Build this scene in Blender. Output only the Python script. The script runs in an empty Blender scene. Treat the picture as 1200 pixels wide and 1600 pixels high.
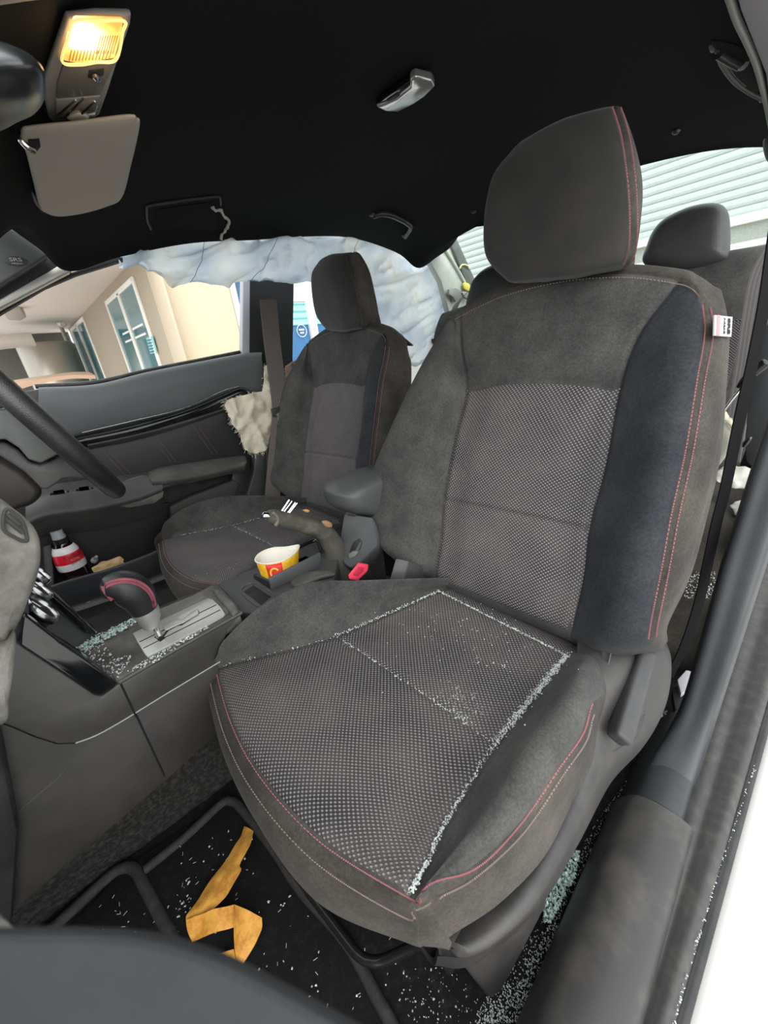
import bpy, bmesh, math, random
import numpy as np
from mathutils import Vector, Matrix

random.seed(7)
rng = np.random.default_rng(7)
SC = bpy.context.scene
COL = SC.collection

# ------------------------------------------------------------------ camera
F = 592.0                                  # focal length in pixels for a 1200 x 1600 frame
R = np.array([[-0.686814, -0.71859799, -0.10910293],
              [-0.21802526, 0.34688137, -0.91221615],
              [0.69336247, -0.60273563, -0.39491549]])
C = np.array([-0.68503596, 0.59050073, 0.844942])
cam = bpy.data.cameras.new('camera')
camo = bpy.data.objects.new('camera', cam)
COL.objects.link(camo)
cam.sensor_fit = 'VERTICAL'
cam.sensor_height = 36.0
cam.lens = F / 1600 * 36.0
cam.clip_start = 0.004
cam.clip_end = 200
m3 = Matrix(((R[0][0], -R[1][0], -R[2][0]), (R[0][1], -R[1][1], -R[2][1]), (R[0][2], -R[1][2], -R[2][2])))
camo.matrix_world = Matrix.Translation(Vector(C)) @ m3.to_4x4()
cam.dof.use_dof = True
cam.dof.focus_distance = 0.75
cam.dof.aperture_fstop = 11.0
SC.camera = camo

# ------------------------------------------------------------------ light
SC.view_settings.view_transform = 'Standard'
SC.view_settings.look = 'None'
SC.view_settings.gamma = 1.0
SC.view_settings.use_curve_mapping = False
SC.view_settings.exposure = 0.35
SC.cycles.max_bounces = 8
SC.cycles.diffuse_bounces = 5
SC.cycles.transparent_max_bounces = 12
SC.cycles.use_denoising = True
w = bpy.data.worlds.new('overcast_sky')
SC.world = w
w.use_nodes = True
nt = w.node_tree
bg = nt.nodes['Background']
bg.inputs[0].default_value = (0.93, 0.97, 1.0, 1)
bg.inputs[1].default_value = 1.6
sun = bpy.data.lights.new('soft_daylight', 'SUN')
sun.energy = 2.2
sun.angle = math.radians(70)
sun.color = (1.0, 0.985, 0.96)
suno = bpy.data.objects.new('soft_daylight', sun)
COL.objects.link(suno)
d = Vector((0.80, -0.42, -0.62)).normalized()          # comes in through the open passenger door
suno.rotation_euler = d.to_track_quat('-Z', 'Y').to_euler()
suno.location = (-4, 3, 4)


# ------------------------------------------------------------------ maths helpers
def U(px, py, x=None, y=None, z=None, pl=None, d=None):
    """point of a photograph pixel on a plane of the car"""
    r = R.T @ np.array([(px - 600) / F, (py - 800) / F, 1.0])
    if d is not None:
        t = d
    elif x is not None:
        t = (x - C[0]) / r[0]
    elif y is not None:
        t = (y - C[1]) / r[1]
    elif z is not None:
        t = (z - C[2]) / r[2]
    else:
        n, k = np.array(pl[0], float), pl[1]
        t = (k - n @ C) / (n @ r)
    return C + t * r


def UL(pts, **k):
    return [U(p[0], p[1], **k) for p in pts]


def A(*v):
    return np.array(v, float)


def nrm(v):
    v = np.asarray(v, float)
    return v / (np.linalg.norm(v) + 1e-12)


class Surf:
    """Catmull-Rom surface through a grid of points"""

    def __init__(s, ctrl, wrapb=False):
        P = np.array(ctrl, float)
        s.m, s.n = P.shape[:2]
        s.wrap = wrapb
        P = np.concatenate([2 * P[:1] - P[1:2], P, 2 * P[-1:] - P[-2:-1]], 0)
        if wrapb:
            P = np.concatenate([P[:, -1:], P, P[:, :2]], 1)
            s.nb = s.n
        else:
            P = np.concatenate([2 * P[:, :1] - P[:, 1:2], P, 2 * P[:, -1:] - P[:, -2:-1]], 1)
            s.nb = s.n - 1
        s.P = P

    @staticmethod
    def w(t):
        return np.stack([-.5 * t + t * t - .5 * t ** 3, 1 - 2.5 * t * t + 1.5 * t ** 3,
                         .5 * t + 2 * t * t - 1.5 * t ** 3, -.5 * t * t + .5 * t ** 3], 0)

    def __call__(s, a, b):
        a = np.asarray(a, float)
        b = np.asarray(b, float)
        i = np.clip(np.floor(a).astype(int), 0, s.m - 2)
        j = np.clip(np.floor(b).astype(int), 0, s.nb - 1)
        wa, wb = s.w(a - i), s.w(b - j)
        out = 0
        for k in range(4):
            for l in range(4):
                out = out + (wa[k] * wb[l])[..., None] * s.P[i + k, j + l]
        return out

    def normal(s, a, b, e=0.01):
        da = s(np.minimum(a + e, s.m - 1), b) - s(np.maximum(a - e, 0), b)
        db = s(a, np.minimum(b + e, s.nb)) - s(a, np.maximum(b - e, 0))
        n = np.cross(da, db)
        return n / (np.linalg.norm(n, axis=-1, keepdims=True) + 1e-12)


def curve(pts, n, closed=False):
    """Catmull-Rom polyline through points"""
    P = np.array(pts, float)
    if closed:
        P = np.concatenate([P[-1:], P, P[:2]], 0)
        m = len(pts)
    else:
        P = np.concatenate([2 * P[:1] - P[1:2], P, 2 * P[-1:] - P[-2:-1]], 0)
        m = len(pts) - 1
    t = np.linspace(0, m, n, endpoint=not closed)
    i = np.clip(np.floor(t).astype(int), 0, m - 1)
    wt = Surf.w(t - i)
    return sum(wt[k][:, None] * P[i + k] for k in range(4))


def resample(P, step):
    P = np.asarray(P)
    s = np.concatenate([[0], np.cumsum(np.linalg.norm(np.diff(P, axis=0), axis=1))])
    n = max(2, int(s[-1] / step) + 1)
    t = np.linspace(0, s[-1], n)
    return np.stack([np.interp(t, s, P[:, k]) for k in range(P.shape[1])], 1)


# ------------------------------------------------------------------ value noise for real cloth folds
_perm = rng.random((64, 64, 64))


def vnoise(P, sc):
    P = np.asarray(P, float) * sc + 100.0
    i = np.floor(P).astype(int)
    f = P - i
    f = f * f * (3 - 2 * f)
    o = 0
    for a in (0, 1):
        for b in (0, 1):
            for c in (0, 1):
                o = o + (np.where(a, f[..., 0], 1 - f[..., 0]) * np.where(b, f[..., 1], 1 - f[..., 1]) * np.where(c, f[..., 2], 1 - f[..., 2])
                         * _perm[(i[..., 0] + a) % 64, (i[..., 1] + b) % 64, (i[..., 2] + c) % 64])
    return o * 2 - 1


# ------------------------------------------------------------------ object helpers
ORG = {}


def link(o, parent=None):
    COL.objects.link(o)
    if parent is not None:
        o.parent = parent
    return o


def thing(name, loc, label, cat, group=None):
    o = bpy.data.objects.new(name, None)
    o.empty_display_size = 0.05
    o.location = loc
    ORG[o.name] = np.array(loc, float)
    COL.objects.link(o)
    o['label'] = label
    o['category'] = cat
    if group:
        o['group'] = group
    return o


def tag(o, label=None, cat=None, group=None, kind=None):
    if label:
        o['label'] = label
    if cat:
        o['category'] = cat
    if group:
        o['group'] = group
    if kind:
        o['kind'] = kind
    return o


def mk(name, V, Fc, mat, parent=None, uv=None, smooth=True, mats=None, fm=None, recalc=True, angle=None):
    V = np.asarray(V, float).reshape(-1, 3)
    if parent is not None:
        org = ORG[parent.name]
    else:
        org = np.array([(V[:, 0].min() + V[:, 0].max()) / 2, (V[:, 1].min() + V[:, 1].max()) / 2, V[:, 2].min()])
    me = bpy.data.meshes.new(name)
    me.from_pydata((V - org).tolist(), [], [list(map(int, f)) for f in Fc])
    me.materials.append(mat)
    for m in (mats or []):
        me.materials.append(m)
    if fm is not None:
        me.polygons.foreach_set('material_index', fm)
    if uv is not None:
        l = me.uv_layers.new(name='UVMap')
        vi = np.zeros(len(me.loops), int)
        me.loops.foreach_get('vertex_index', vi)
        l.data.foreach_set('uv', np.asarray(uv, float)[vi].ravel())
    if recalc:
        bm = bmesh.new()
        bm.from_mesh(me)
        bmesh.ops.recalc_face_normals(bm, faces=bm.faces)
        bm.to_mesh(me)
        bm.free()
    if smooth:
        me.polygons.foreach_set('use_smooth', [True] * len(me.polygons))
        if angle:
            me.set_sharp_from_angle(angle=math.radians(angle))
    me.update()
    o = bpy.data.objects.new(name, me)
    if parent is None:
        o.location = org
    ORG[o.name] = org
    link(o, parent)
    return o


def from_bm(name, bm, mat, parent=None, smooth=True, angle=35):
    bm.verts.index_update()
    V = [tuple(v.co) for v in bm.verts]
    Fc = [[v.index for v in f.verts] for f in bm.faces]
    bm.free()
    return mk(name, V, Fc, mat, parent, smooth=smooth, angle=angle)


class MB:
    """collects several pieces into one mesh"""

    def __init__(s):
        s.V = []
        s.F = []

    def add(s, V, Fc):
        o = len(s.V)
        s.V += [tuple(v) for v in np.asarray(V).reshape(-1, 3)]
        s.F += [[i + o for i in f] for f in Fc]
        return s

    def build(s, name, mat, parent=None, smooth=True, angle=35):
        return mk(name, s.V, s.F, mat, parent, smooth=smooth, angle=angle)


def grid_faces(na, nb, wrapb=False):
    fs = []
    for i in range(na - 1):
        for j in range(nb if wrapb else nb - 1):
            k = (j + 1) % nb
            fs.append((i * nb + j, i * nb + k, (i + 1) * nb + k, (i + 1) * nb + j))
    return fs


def tube_geo(pts, r, n=10, closed=False, caps=True):
    P = np.asarray(pts, float)
    m = len(P)
    r = np.broadcast_to(np.asarray(r, float), (m,))
    T = np.gradient(P, axis=0)
    if closed:
        T = np.roll(P, -1, 0) - np.roll(P, 1, 0)
    T = T / (np.linalg.norm(T, axis=1, keepdims=True) + 1e-12)
    up = A(0, 0, 1) if abs(T[0][2]) < .9 else A(1, 0, 0)
    V = []
    u = nrm(np.cross(T[0], up))
    for i in range(m):
        u = nrm(u - T[i] * (u @ T[i]))
        v = np.cross(T[i], u)
        for k in range(n):
            a = 2 * math.pi * k / n
            V.append(P[i] + r[i] * (math.cos(a) * u + math.sin(a) * v))
    fs = grid_faces(m, n, True)
    if closed:
        for j in range(n):
            k = (j + 1) % n
            fs.append(((m - 1) * n + j, (m - 1) * n + k, k, j))
    elif caps:
        fs.append(list(range(n))[::-1])
        fs.append([(m - 1) * n + k for k in range(n)])
    return V, fs


def tube(name, pts, r, mat, parent=None, n=10, closed=False):
    V, fs = tube_geo(pts, r, n, closed)
    return mk(name, V, fs, mat, parent, angle=50)


def slab_bm(pts, vec, bevel=0.0, seg=2):
    bm = bmesh.new()
    a = [bm.verts.new(tuple(p)) for p in pts]
    b = [bm.verts.new(tuple(np.asarray(p) + np.asarray(vec))) for p in pts]
    bm.faces.new(a)
    bm.faces.new(b[::-1])
    n = len(a)
    for i in range(n):
        bm.faces.new((a[i], b[i], b[(i + 1) % n], a[(i + 1) % n]))
    bmesh.ops.recalc_face_normals(bm, faces=bm.faces)
    if bevel > 0:
        bmesh.ops.bevel(bm, geom=list(bm.edges), offset=bevel, segments=seg, profile=.5, affect='EDGES', clamp_overlap=True)
    return bm


def slab(name, pts, vec, mat, parent=None, bevel=0.002, seg=2, angle=40):
    return from_bm(name, slab_bm(pts, vec, bevel, seg), mat, parent, angle=angle)


def bm_geo(bm):
    bm.verts.index_update()
    V = [tuple(v.co) for v in bm.verts]
    Fc = [[v.index for v in f.verts] for f in bm.faces]
    bm.free()
    return V, Fc


def box_bm(cen, size, bevel=.003, seg=2, ax=None):
    """ax: 3x3 columns = local axes"""
    cen = np.asarray(cen, float)
    h = np.asarray(size, float) / 2
    ax = np.eye(3) if ax is None else np.asarray(ax)
    q = [cen + ax @ (h * A(sx, sy, -1)) for sx, sy in ((-1, -1), (1, -1), (1, 1), (-1, 1))]
    return slab_bm(q, ax @ A(0, 0, 2 * h[2]), bevel, seg)


def box(name, cen, size, mat, parent=None, bevel=.003, seg=2, ax=None):
    return from_bm(name, box_bm(cen, size, bevel, seg, ax), mat, parent)


def axes(z, x=None):
    z = nrm(z)
    x = A(1, 0, 0) if x is None else np.asarray(x, float)
    x = nrm(x - z * (x @ z))
    return np.stack([x, np.cross(z, x), z], 1)


def lathe_geo(profile, cen, ax, n=28):
    V = []
    for r, h in profile:
        for k in range(n):
            a = 2 * math.pi * k / n
            V.append(np.asarray(cen) + ax @ A(r * math.cos(a), r * math.sin(a), h))
    fs = grid_faces(len(profile), n, True)
    fs.append(list(range(n)))
    fs.append([(len(profile) - 1) * n + k for k in range(n)])
    return V, fs


def lathe(name, profile, cen, ax, mat, parent=None, n=28, angle=40):
    V, fs = lathe_geo(profile, cen, ax, n)
    return mk(name, V, fs, mat, parent, angle=angle)


def pillow_geo(outline, nv, front, back, rings=8, n=64, power=.5, cen=None, smooth=True):
    """solid with the given outline that swells by front along nv and back against it"""
    O = curve(outline, n, True) if smooth else resample(np.vstack([outline, outline[:1]]), .01)[:-1]
    n = len(O)
    nv = nrm(nv)
    c = O.mean(0) if cen is None else np.asarray(cen)
    V = []
    L = []
    ths = np.linspace(0, math.pi / 2, rings + 1)
    for side, hgt in ((1, front), (-1, back)):
        for th in (ths[:-1] if side == 1 else ths[1:-1]):
            s, h = math.cos(th) ** power, math.sin(th)
            L.append(len(V))
            V += list(c + (O - c) * s + nv * side * hgt * h)
        L.append(len(V))
        V.append(c + nv * side * hgt)
    V = np.array([np.asarray(v) for v in V])
    fs = []

    def strip(a, b):
        for j in range(n):
            k = (j + 1) % n
            fs.append((a + j, a + k, b + k, b + j))

    def fan(a, ct):
        for j in range(n):
            fs.append((a + j, a + (j + 1) % n, ct))
    f = L[:rings]
    for i in range(rings - 1):
        strip(f[i], f[i + 1])
    fan(f[-1], L[rings])
    bk = L[rings + 1:-1]
    strip(f[0], bk[0])
    for i in range(len(bk) - 1):
        strip(bk[i], bk[i + 1])
    fan(bk[-1], L[-1])
    return V, fs


def pillow(name, outline, nv, front, back, mat, parent=None, **k):
    V, fs = pillow_geo(outline, nv, front, back, **k)
    return mk(name, V, fs, mat, parent)


def sheet_geo(P, thick, N=None):
    """closed thin solid from a grid of points (na, nb, 3)"""
    P = np.asarray(P)
    na, nb = P.shape[:2]
    if N is None:
        da = np.gradient(P, axis=0)
        db = np.gradient(P, axis=1)
        N = np.cross(da, db)
        N = N / (np.linalg.norm(N, axis=-1, keepdims=True) + 1e-12)
    Q = P - N * thick
    V = np.concatenate([P.reshape(-1, 3), Q.reshape(-1, 3)])
    o = na * nb
    fs = grid_faces(na, nb)
    fs += [tuple(i + o for i in f[::-1]) for f in fs]
    bd = [j for j in range(nb)] + [i * nb + nb - 1 for i in range(1, na)] + [(na - 1) * nb + j for j in range(nb - 2, -1, -1)] + [i * nb for i in range(na - 2, 0, -1)]
    for i in range(len(bd)):
        a, b = bd[i], bd[(i + 1) % len(bd)]
        fs.append((a, a + o, b + o, b))
    return V, fs


def grid_uv(P):
    na, nb = P.shape[:2]
    u = np.concatenate([np.zeros((na, 1)), np.cumsum(np.linalg.norm(np.diff(P, axis=1), axis=2), 1)], 1)
    u = u - u[:, nb // 2:nb // 2 + 1]
    v = np.concatenate([np.zeros((1, nb)), np.cumsum(np.linalg.norm(np.diff(P, axis=0), axis=2), 0)], 0)
    v = np.repeat(v[:, nb // 2:nb // 2 + 1], nb, 1)
    return np.stack([u, v], -1).reshape(-1, 2)


def loft_rows(rows, na, nb):
    """smooth grid through rows of points; all rows of the same length"""
    S = Surf(rows)
    a, b = np.meshgrid(np.linspace(0, S.m - 1, na), np.linspace(0, S.nb, nb), indexing='ij')
    return S(a, b)


def sheet(name, rows, thick, mat, parent=None, na=24, nb=24, noise=None, angle=60):
    P = loft_rows(rows, na, nb)
    if noise:
        da = np.gradient(P, axis=0)
        db = np.gradient(P, axis=1)
        N = np.cross(da, db)
        N = N / (np.linalg.norm(N, axis=-1, keepdims=True) + 1e-12)
        for amp, sc in noise:
            P = P + N * (amp * vnoise(P, sc))[..., None]
    V, fs = sheet_geo(P, thick)
    uv = np.concatenate([grid_uv(P)] * 2)
    return mk(name, V, fs, mat, parent, uv=uv, angle=angle)


def dashes_geo(P, N, on=.0042, off=.0026, w=.0011, h=.0009):
    """a row of stitches laid along a polyline with normals"""
    Q = resample(np.concatenate([P, N], 1), .0008)
    X, NN = Q[:, :3], Q[:, 3:]
    k1, k2 = max(2, int(on / .0008)), max(1, int(off / .0008))
    V = []
    fs = []
    i = 0
    while i + k1 < len(X):
        a, b = X[i], X[i + k1]
        n = nrm(NN[i])
        t = nrm(b - a)
        s = np.cross(n, t)
        o = len(V)
        m = (a + b) / 2
        for p, q in ((a, .0), (m, 1), (b, .0)):
            V += [p - s * w / 2 - n * .0006, p + s * w / 2 - n * .0006, p + s * w * .35 + n * h * (.35 + .65 * q), p - s * w * .35 + n * h * (.35 + .65 * q)]
        for r in (0, 4):
            for e in range(4):
                g = (e + 1) % 4
                fs.append((o + r + e, o + r + g, o + r + 4 + g, o + r + 4 + e))
        fs.append((o, o + 1, o + 2, o + 3))
        fs.append((o + 8, o + 9, o + 10, o + 11))
        i += k1 + k2
    return V, fs


def ribbon(name, pts, wvec, thick, mat, parent=None, n=40, uvw=None):
    """webbing: centre line points, half-width vectors"""
    cl = curve(pts, n)
    wv = curve(wvec, n) if np.ndim(wvec) == 2 else np.repeat([wvec], n, 0)
    s = np.linspace(-1, 1, 7)
    P = cl[:, None, :] + wv[:, None, :] * s[None, :, None]
    V, fs = sheet_geo(P, thick)
    uv = np.concatenate([grid_uv(P)] * 2)
    return mk(name, V, fs, mat, parent, uv=uv, angle=60)


def copy_tree(o, parent=None, skip=()):
    c = o.copy()
    COL.objects.link(c)
    c.parent = parent
    for ch in list(o.children):
        if ch.name.split('.')[0] not in skip:
            copy_tree(ch, c, skip)
    return c


# ------------------------------------------------------------------ materials
def nodes_mat(name):
    m = bpy.data.materials.new(name)
    m.use_nodes = True
    nt = m.node_tree
    return m, nt, nt.nodes['Principled BSDF']


def nd(nt, t, **k):
    n = nt.nodes.new(t)
    for a, b in k.items():
        setattr(n, a, b)
    return n


def M(name, col, rough=.6, spec=.5, metal=0., dust=0., dcol=(.26, .245, .22), ds=7., bump=0., bs=300., coat=0., trans=0., sheen=0., sub=0., transl=0., dlo=.45, dhi=.75, emis=None, estr=0., grain=0., gs=350.):
    m, nt, p = nodes_mat(name)
    L = nt.links
    p.inputs['Roughness'].default_value = rough
    p.inputs['Specular IOR Level'].default_value = spec
    p.inputs['Metallic'].default_value = metal
    p.inputs['Coat Weight'].default_value = coat
    p.inputs['Coat Roughness'].default_value = .08
    p.inputs['Transmission Weight'].default_value = trans
    p.inputs['Sheen Weight'].default_value = sheen
    p.inputs['Base Color'].default_value = (*col, 1)
    if emis:
        p.inputs['Emission Color'].default_value = (*emis, 1)
        p.inputs['Emission Strength'].default_value = estr
    tc = nd(nt, 'ShaderNodeTexCoord')
    if dust > 0:
        n1 = nd(nt, 'ShaderNodeTexNoise')
        n1.inputs['Scale'].default_value = ds
        n1.inputs['Detail'].default_value = 8
        n1.inputs['Roughness'].default_value = .65
        L.new(tc.outputs['Object'], n1.inputs['Vector'])
        mr = nd(nt, 'ShaderNodeMapRange')
        mr.inputs['From Min'].default_value = dlo
        mr.inputs['From Max'].default_value = dhi
        mr.inputs['To Max'].default_value = dust
        L.new(n1.outputs['Fac'], mr.inputs['Value'])
        mx = nd(nt, 'ShaderNodeMix', data_type='RGBA')
        mx.inputs['A'].default_value = (*col, 1)
        mx.inputs['B'].default_value = (*dcol, 1)
        L.new(mr.outputs['Result'], mx.inputs['Factor'])
        L.new(mx.outputs['Result'], p.inputs['Base Color'])
    if grain > 0:
        n3 = nd(nt, 'ShaderNodeTexNoise')
        n3.inputs['Scale'].default_value = gs
        n3.inputs['Detail'].default_value = 6
        n3.inputs['Roughness'].default_value = .8
        L.new(tc.outputs['Object'], n3.inputs['Vector'])
        m3_ = nd(nt, 'ShaderNodeMapRange')
        m3_.inputs['From Min'].default_value = .3
        m3_.inputs['From Max'].default_value = .7
        m3_.inputs['To Min'].default_value = 1 - grain
        m3_.inputs['To Max'].default_value = 1 + grain
        L.new(n3.outputs['Fac'], m3_.inputs['Value'])
        vm = nd(nt, 'ShaderNodeVectorMath', operation='SCALE')
        if dust > 0:
            L.new(mx.outputs['Result'], vm.inputs[0])
        else:
            vm.inputs[0].default_value = col
        L.new(m3_.outputs['Result'], vm.inputs['Scale'])
        L.new(vm.outputs[0], p.inputs['Base Color'])
    if bump > 0:
        n2 = nd(nt, 'ShaderNodeTexNoise')
        n2.inputs['Scale'].default_value = bs
        n2.inputs['Detail'].default_value = 3
        L.new(tc.outputs['Object'], n2.inputs['Vector'])
        b = nd(nt, 'ShaderNodeBump')
        b.inputs['Strength'].default_value = bump
        b.inputs['Distance'].default_value = .001
        L.new(n2.outputs['Fac'], b.inputs['Height'])
        L.new(b.outputs['Normal'], p.inputs['Normal'])
    if transl > 0:
        tr = nd(nt, 'ShaderNodeBsdfTranslucent')
        tr.inputs['Color'].default_value = (*col, 1)
        mxs = nd(nt, 'ShaderNodeMixShader')
        mxs.inputs[0].default_value = transl
        L.new(p.outputs[0], mxs.inputs[1])
        L.new(tr.outputs[0], mxs.inputs[2])
        L.new(mxs.outputs[0], nt.nodes['Material Output'].inputs[0])
    return m


def knit(name, pu, pv, dark, light, dust=.25, dcol=(.3, .27, .24)):
    """spacer mesh with rows of raised dots, from the UV in metres"""
    m, nt, p = nodes_mat(name)
    L = nt.links
    uv = nd(nt, 'ShaderNodeUVMap')
    sp = nd(nt, 'ShaderNodeSeparateXYZ')
    L.new(uv.outputs[0], sp.inputs[0])

    def wave(o, per):
        a = nd(nt, 'ShaderNodeMath', operation='MULTIPLY')
        a.inputs[1].default_value = 2 * math.pi / per
        L.new(o, a.inputs[0])
        c = nd(nt, 'ShaderNodeMath', operation='COSINE')
        L.new(a.outputs[0], c.inputs[0])
        return c.outputs[0]
    mu = nd(nt, 'ShaderNodeMath', operation='MULTIPLY')
    L.new(wave(sp.outputs[0], pu), mu.inputs[0])
    L.new(wave(sp.outputs[1], pv), mu.inputs[1])
    mr = nd(nt, 'ShaderNodeMapRange')
    mr.interpolation_type = 'SMOOTHSTEP'
    mr.inputs['From Min'].default_value = -.1
    mr.inputs['From Max'].default_value = .75
    L.new(mu.outputs[0], mr.inputs['Value'])
    mx = nd(nt, 'ShaderNodeMix', data_type='RGBA')
    mx.inputs['A'].default_value = (*dark, 1)
    mx.inputs['B'].default_value = (*light, 1)
    L.new(mr.outputs['Result'], mx.inputs['Factor'])
    tc = nd(nt, 'ShaderNodeTexCoord')
    n1 = nd(nt, 'ShaderNodeTexNoise')
    n1.inputs['Scale'].default_value = 7
    n1.inputs['Detail'].default_value = 7
    L.new(tc.outputs['Object'], n1.inputs['Vector'])
    m2 = nd(nt, 'ShaderNodeMapRange')
    m2.inputs['From Min'].default_value = .4
    m2.inputs['From Max'].default_value = .75
    m2.inputs['To Max'].default_value = dust
    L.new(n1.outputs['Fac'], m2.inputs['Value'])
    mx2 = nd(nt, 'ShaderNodeMix', data_type='RGBA')
    mx2.inputs['B'].default_value = (*dcol, 1)
    L.new(m2.outputs['Result'], mx2.inputs['Factor'])
    L.new(mx.outputs['Result'], mx2.inputs['A'])
    L.new(mx2.outputs['Result'], p.inputs['Base Color'])
    p.inputs['Roughness'].default_value = .62
    p.inputs['Specular IOR Level'].default_value = .4
    b = nd(nt, 'ShaderNodeBump')
    b.inputs['Strength'].default_value = .9
    b.inputs['Distance'].default_value = .0012
    L.new(mr.outputs['Result'], b.inputs['Height'])
    L.new(b.outputs['Normal'], p.inputs['Normal'])
    return m


def stripes(name, axis, per, c1, c2, rough=.6, duty=.5, coord='Object', bump=0., soft=.1, noise=0.):
    """bands across one object axis"""
    m, nt, p = nodes_mat(name)
    L = nt.links
    if coord == 'UV':
        tc = nd(nt, 'ShaderNodeUVMap')
        src = tc.outputs[0]
    else:
        tc = nd(nt, 'ShaderNodeTexCoord')
        src = tc.outputs['Object']
    sp = nd(nt, 'ShaderNodeSeparateXYZ')
    L.new(src, sp.inputs[0])
    a = nd(nt, 'ShaderNodeMath', operation='MULTIPLY')
    a.inputs[1].default_value = 1 / per
    L.new(sp.outputs[axis], a.inputs[0])
    f = nd(nt, 'ShaderNodeMath', operation='FRACT')
    L.new(a.outputs[0], f.inputs[0])
    mr = nd(nt, 'ShaderNodeMapRange')
    mr.inputs['From Min'].default_value = duty - soft
    mr.inputs['From Max'].default_value = duty + soft
    L.new(f.outputs[0], mr.inputs['Value'])
    mx = nd(nt, 'ShaderNodeMix', data_type='RGBA')
    mx.inputs['A'].default_value = (*c1, 1)
    mx.inputs['B'].default_value = (*c2, 1)
    L.new(mr.outputs['Result'], mx.inputs['Factor'])
    L.new(mx.outputs['Result'], p.inputs['Base Color'])
    p.inputs['Roughness'].default_value = rough
    if bump:
        b = nd(nt, 'ShaderNodeBump')
        b.inputs['Strength'].default_value = bump
        b.inputs['Distance'].default_value = .001
        L.new(mr.outputs['Result'], b.inputs['Height'])
        L.new(b.outputs['Normal'], p.inputs['Normal'])
    return m


velour = M('charcoal_velour', (.034, .0345, .035), .88, .2, grain=.4, gs=260, dust=.8, dcol=(.150, .143, .130), ds=11, bump=.3, bs=900, sheen=.06, dlo=.28, dhi=.92)
velour_clean = M('blue_black_velour', (.0245, .027, .031), .88, .2, grain=.4, gs=260, dust=.6, dcol=(.075, .08, .085), ds=10, bump=.3, bs=900, sheen=.05, dlo=.4, dhi=.8)
velour_side = M('brown_grey_velour', (.034, .0305, .027), .9, .2, grain=.4, gs=260, dust=.75, dcol=(.13, .115, .095), ds=9, bump=.3, bs=900, sheen=.05, dlo=.35, dhi=.8)
knit_mat = knit('spacer_mesh', .0074, .0064, (.034, .031, .032), (.30, .275, .28))
knit_dusty = knit('dusty_spacer_mesh', .0074, .0064, (.030, .0275, .027), (.27, .25, .25), dust=.45, dcol=(.2, .18, .165))
thread = M('red_pink_thread', (.46, .15, .18), .7)
thread_pale = M('dusty_thread', (.34, .25, .22), .8)
black = M('black_plastic', (.018, .018, .019), .5, .5, dust=.25, dcol=(.16, .15, .14), ds=9)
seat_pl = M('worn_seat_plastic', (.034, .032, .031), .5, .5, dust=.4, dcol=(.13, .12, .11), ds=9, bump=.12, bs=800)
grey_pl = M('dark_grey_plastic', (.046, .046, .047), .55, .5, dust=.4, dcol=(.17, .16, .145), ds=5, bump=.15, bs=700)
grey_clean = M('soft_grey_plastic', (.062, .066, .066), .5, .5, dust=.25, dcol=(.13, .13, .125), ds=4, bump=.1, bs=800)
taupe_pl = M('taupe_plastic', (.056, .053, .051), .5, .5, dust=.5, dcol=(.2, .185, .17), ds=9, bump=.12, bs=800)
gloss = M('piano_black', (.006, .007, .008), .12, .6, dust=.12, dcol=(.2, .19, .18), ds=11, coat=.6, dlo=.5, dhi=.85)
dusty_black = M('dust_covered_plastic', (.05, .048, .044), .7, .3, dust=.9, dcol=(.25, .235, .2), ds=14, bump=.4, bs=300, dlo=.3, dhi=.8)
headliner = M('black_headliner_cloth', (.0098, .0102, .0104), .95, .15, bump=.3, bs=900)
carpet = M('black_carpet', (.012, .012, .012), .95, .2, dust=.35, dcol=(.08, .075, .07), ds=90, bump=1., bs=500, dlo=.5, dhi=.8)
carpet_grey = M('grey_speckled_carpet', (.022, .021, .02), .95, .2, dust=.55, dcol=(.13, .12, .11), ds=120, bump=1., bs=500, dlo=.45, dhi=.8)
rubber = M('black_rubber', (.02, .02, .021), .5, .5, dust=.35, dcol=(.22, .2, .16), ds=30)
seal_rubber = M('weathered_door_seal', (.06, .06, .058), .6, .4, dust=.35, dcol=(.18, .17, .14), ds=45)
chrome = M('chrome', (.75, .75, .74), .12, .5, metal=1)
silver = M('dusty_silver_plastic', (.46, .46, .43), .35, .5, metal=.35, dust=.5, dcol=(.42, .41, .37), ds=12)
leather = M('black_leather', (.014, .0145, .016), .42, .5, bump=.25, bs=450, dust=.12, dcol=(.1, .1, .1))
white_paint = M('white_car_paint', (.70, .685, .65), .25, .5, coat=.4)
seam_dark = M('dark_gap', (.004, .004, .004), .9)


def text_obj(name, txt, size, origin, xdir, ydir, mat, parent, ext=.0003, align='CENTER', fit=None, bold=0.0):
    """real lettering as a mesh; xdir reading direction, ydir up direction of the letters"""
    cu = bpy.data.curves.new(name, 'FONT')
    cu.body = txt
    cu.size = size
    cu.extrude = ext
    cu.align_x = align
    cu.align_y = 'CENTER'
    cu.offset = bold
    o = bpy.data.objects.new(name, cu)
    COL.objects.link(o)
    dg = bpy.context.evaluated_depsgraph_get()
    me = bpy.data.meshes.new_from_object(o.evaluated_get(dg))
    V = np.array([tuple(v.co) for v in me.vertices])
    Fc = [list(p.vertices) for p in me.polygons]
    bpy.data.objects.remove(o)
    bpy.data.curves.remove(cu)
    bpy.data.meshes.remove(me)
    if fit:
        V[:, 0] *= fit / (V[:, 0].max() - V[:, 0].min())
    x, y = nrm(xdir), nrm(ydir)
    z = np.cross(x, y)
    W = np.asarray(origin) + V[:, :1] * x + V[:, 1:2] * y + V[:, 2:3] * z
    return mk(name, W, Fc, mat, parent, smooth=False, recalc=False)




from mathutils.bvhtree import BVHTree
_bvh = {}


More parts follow.
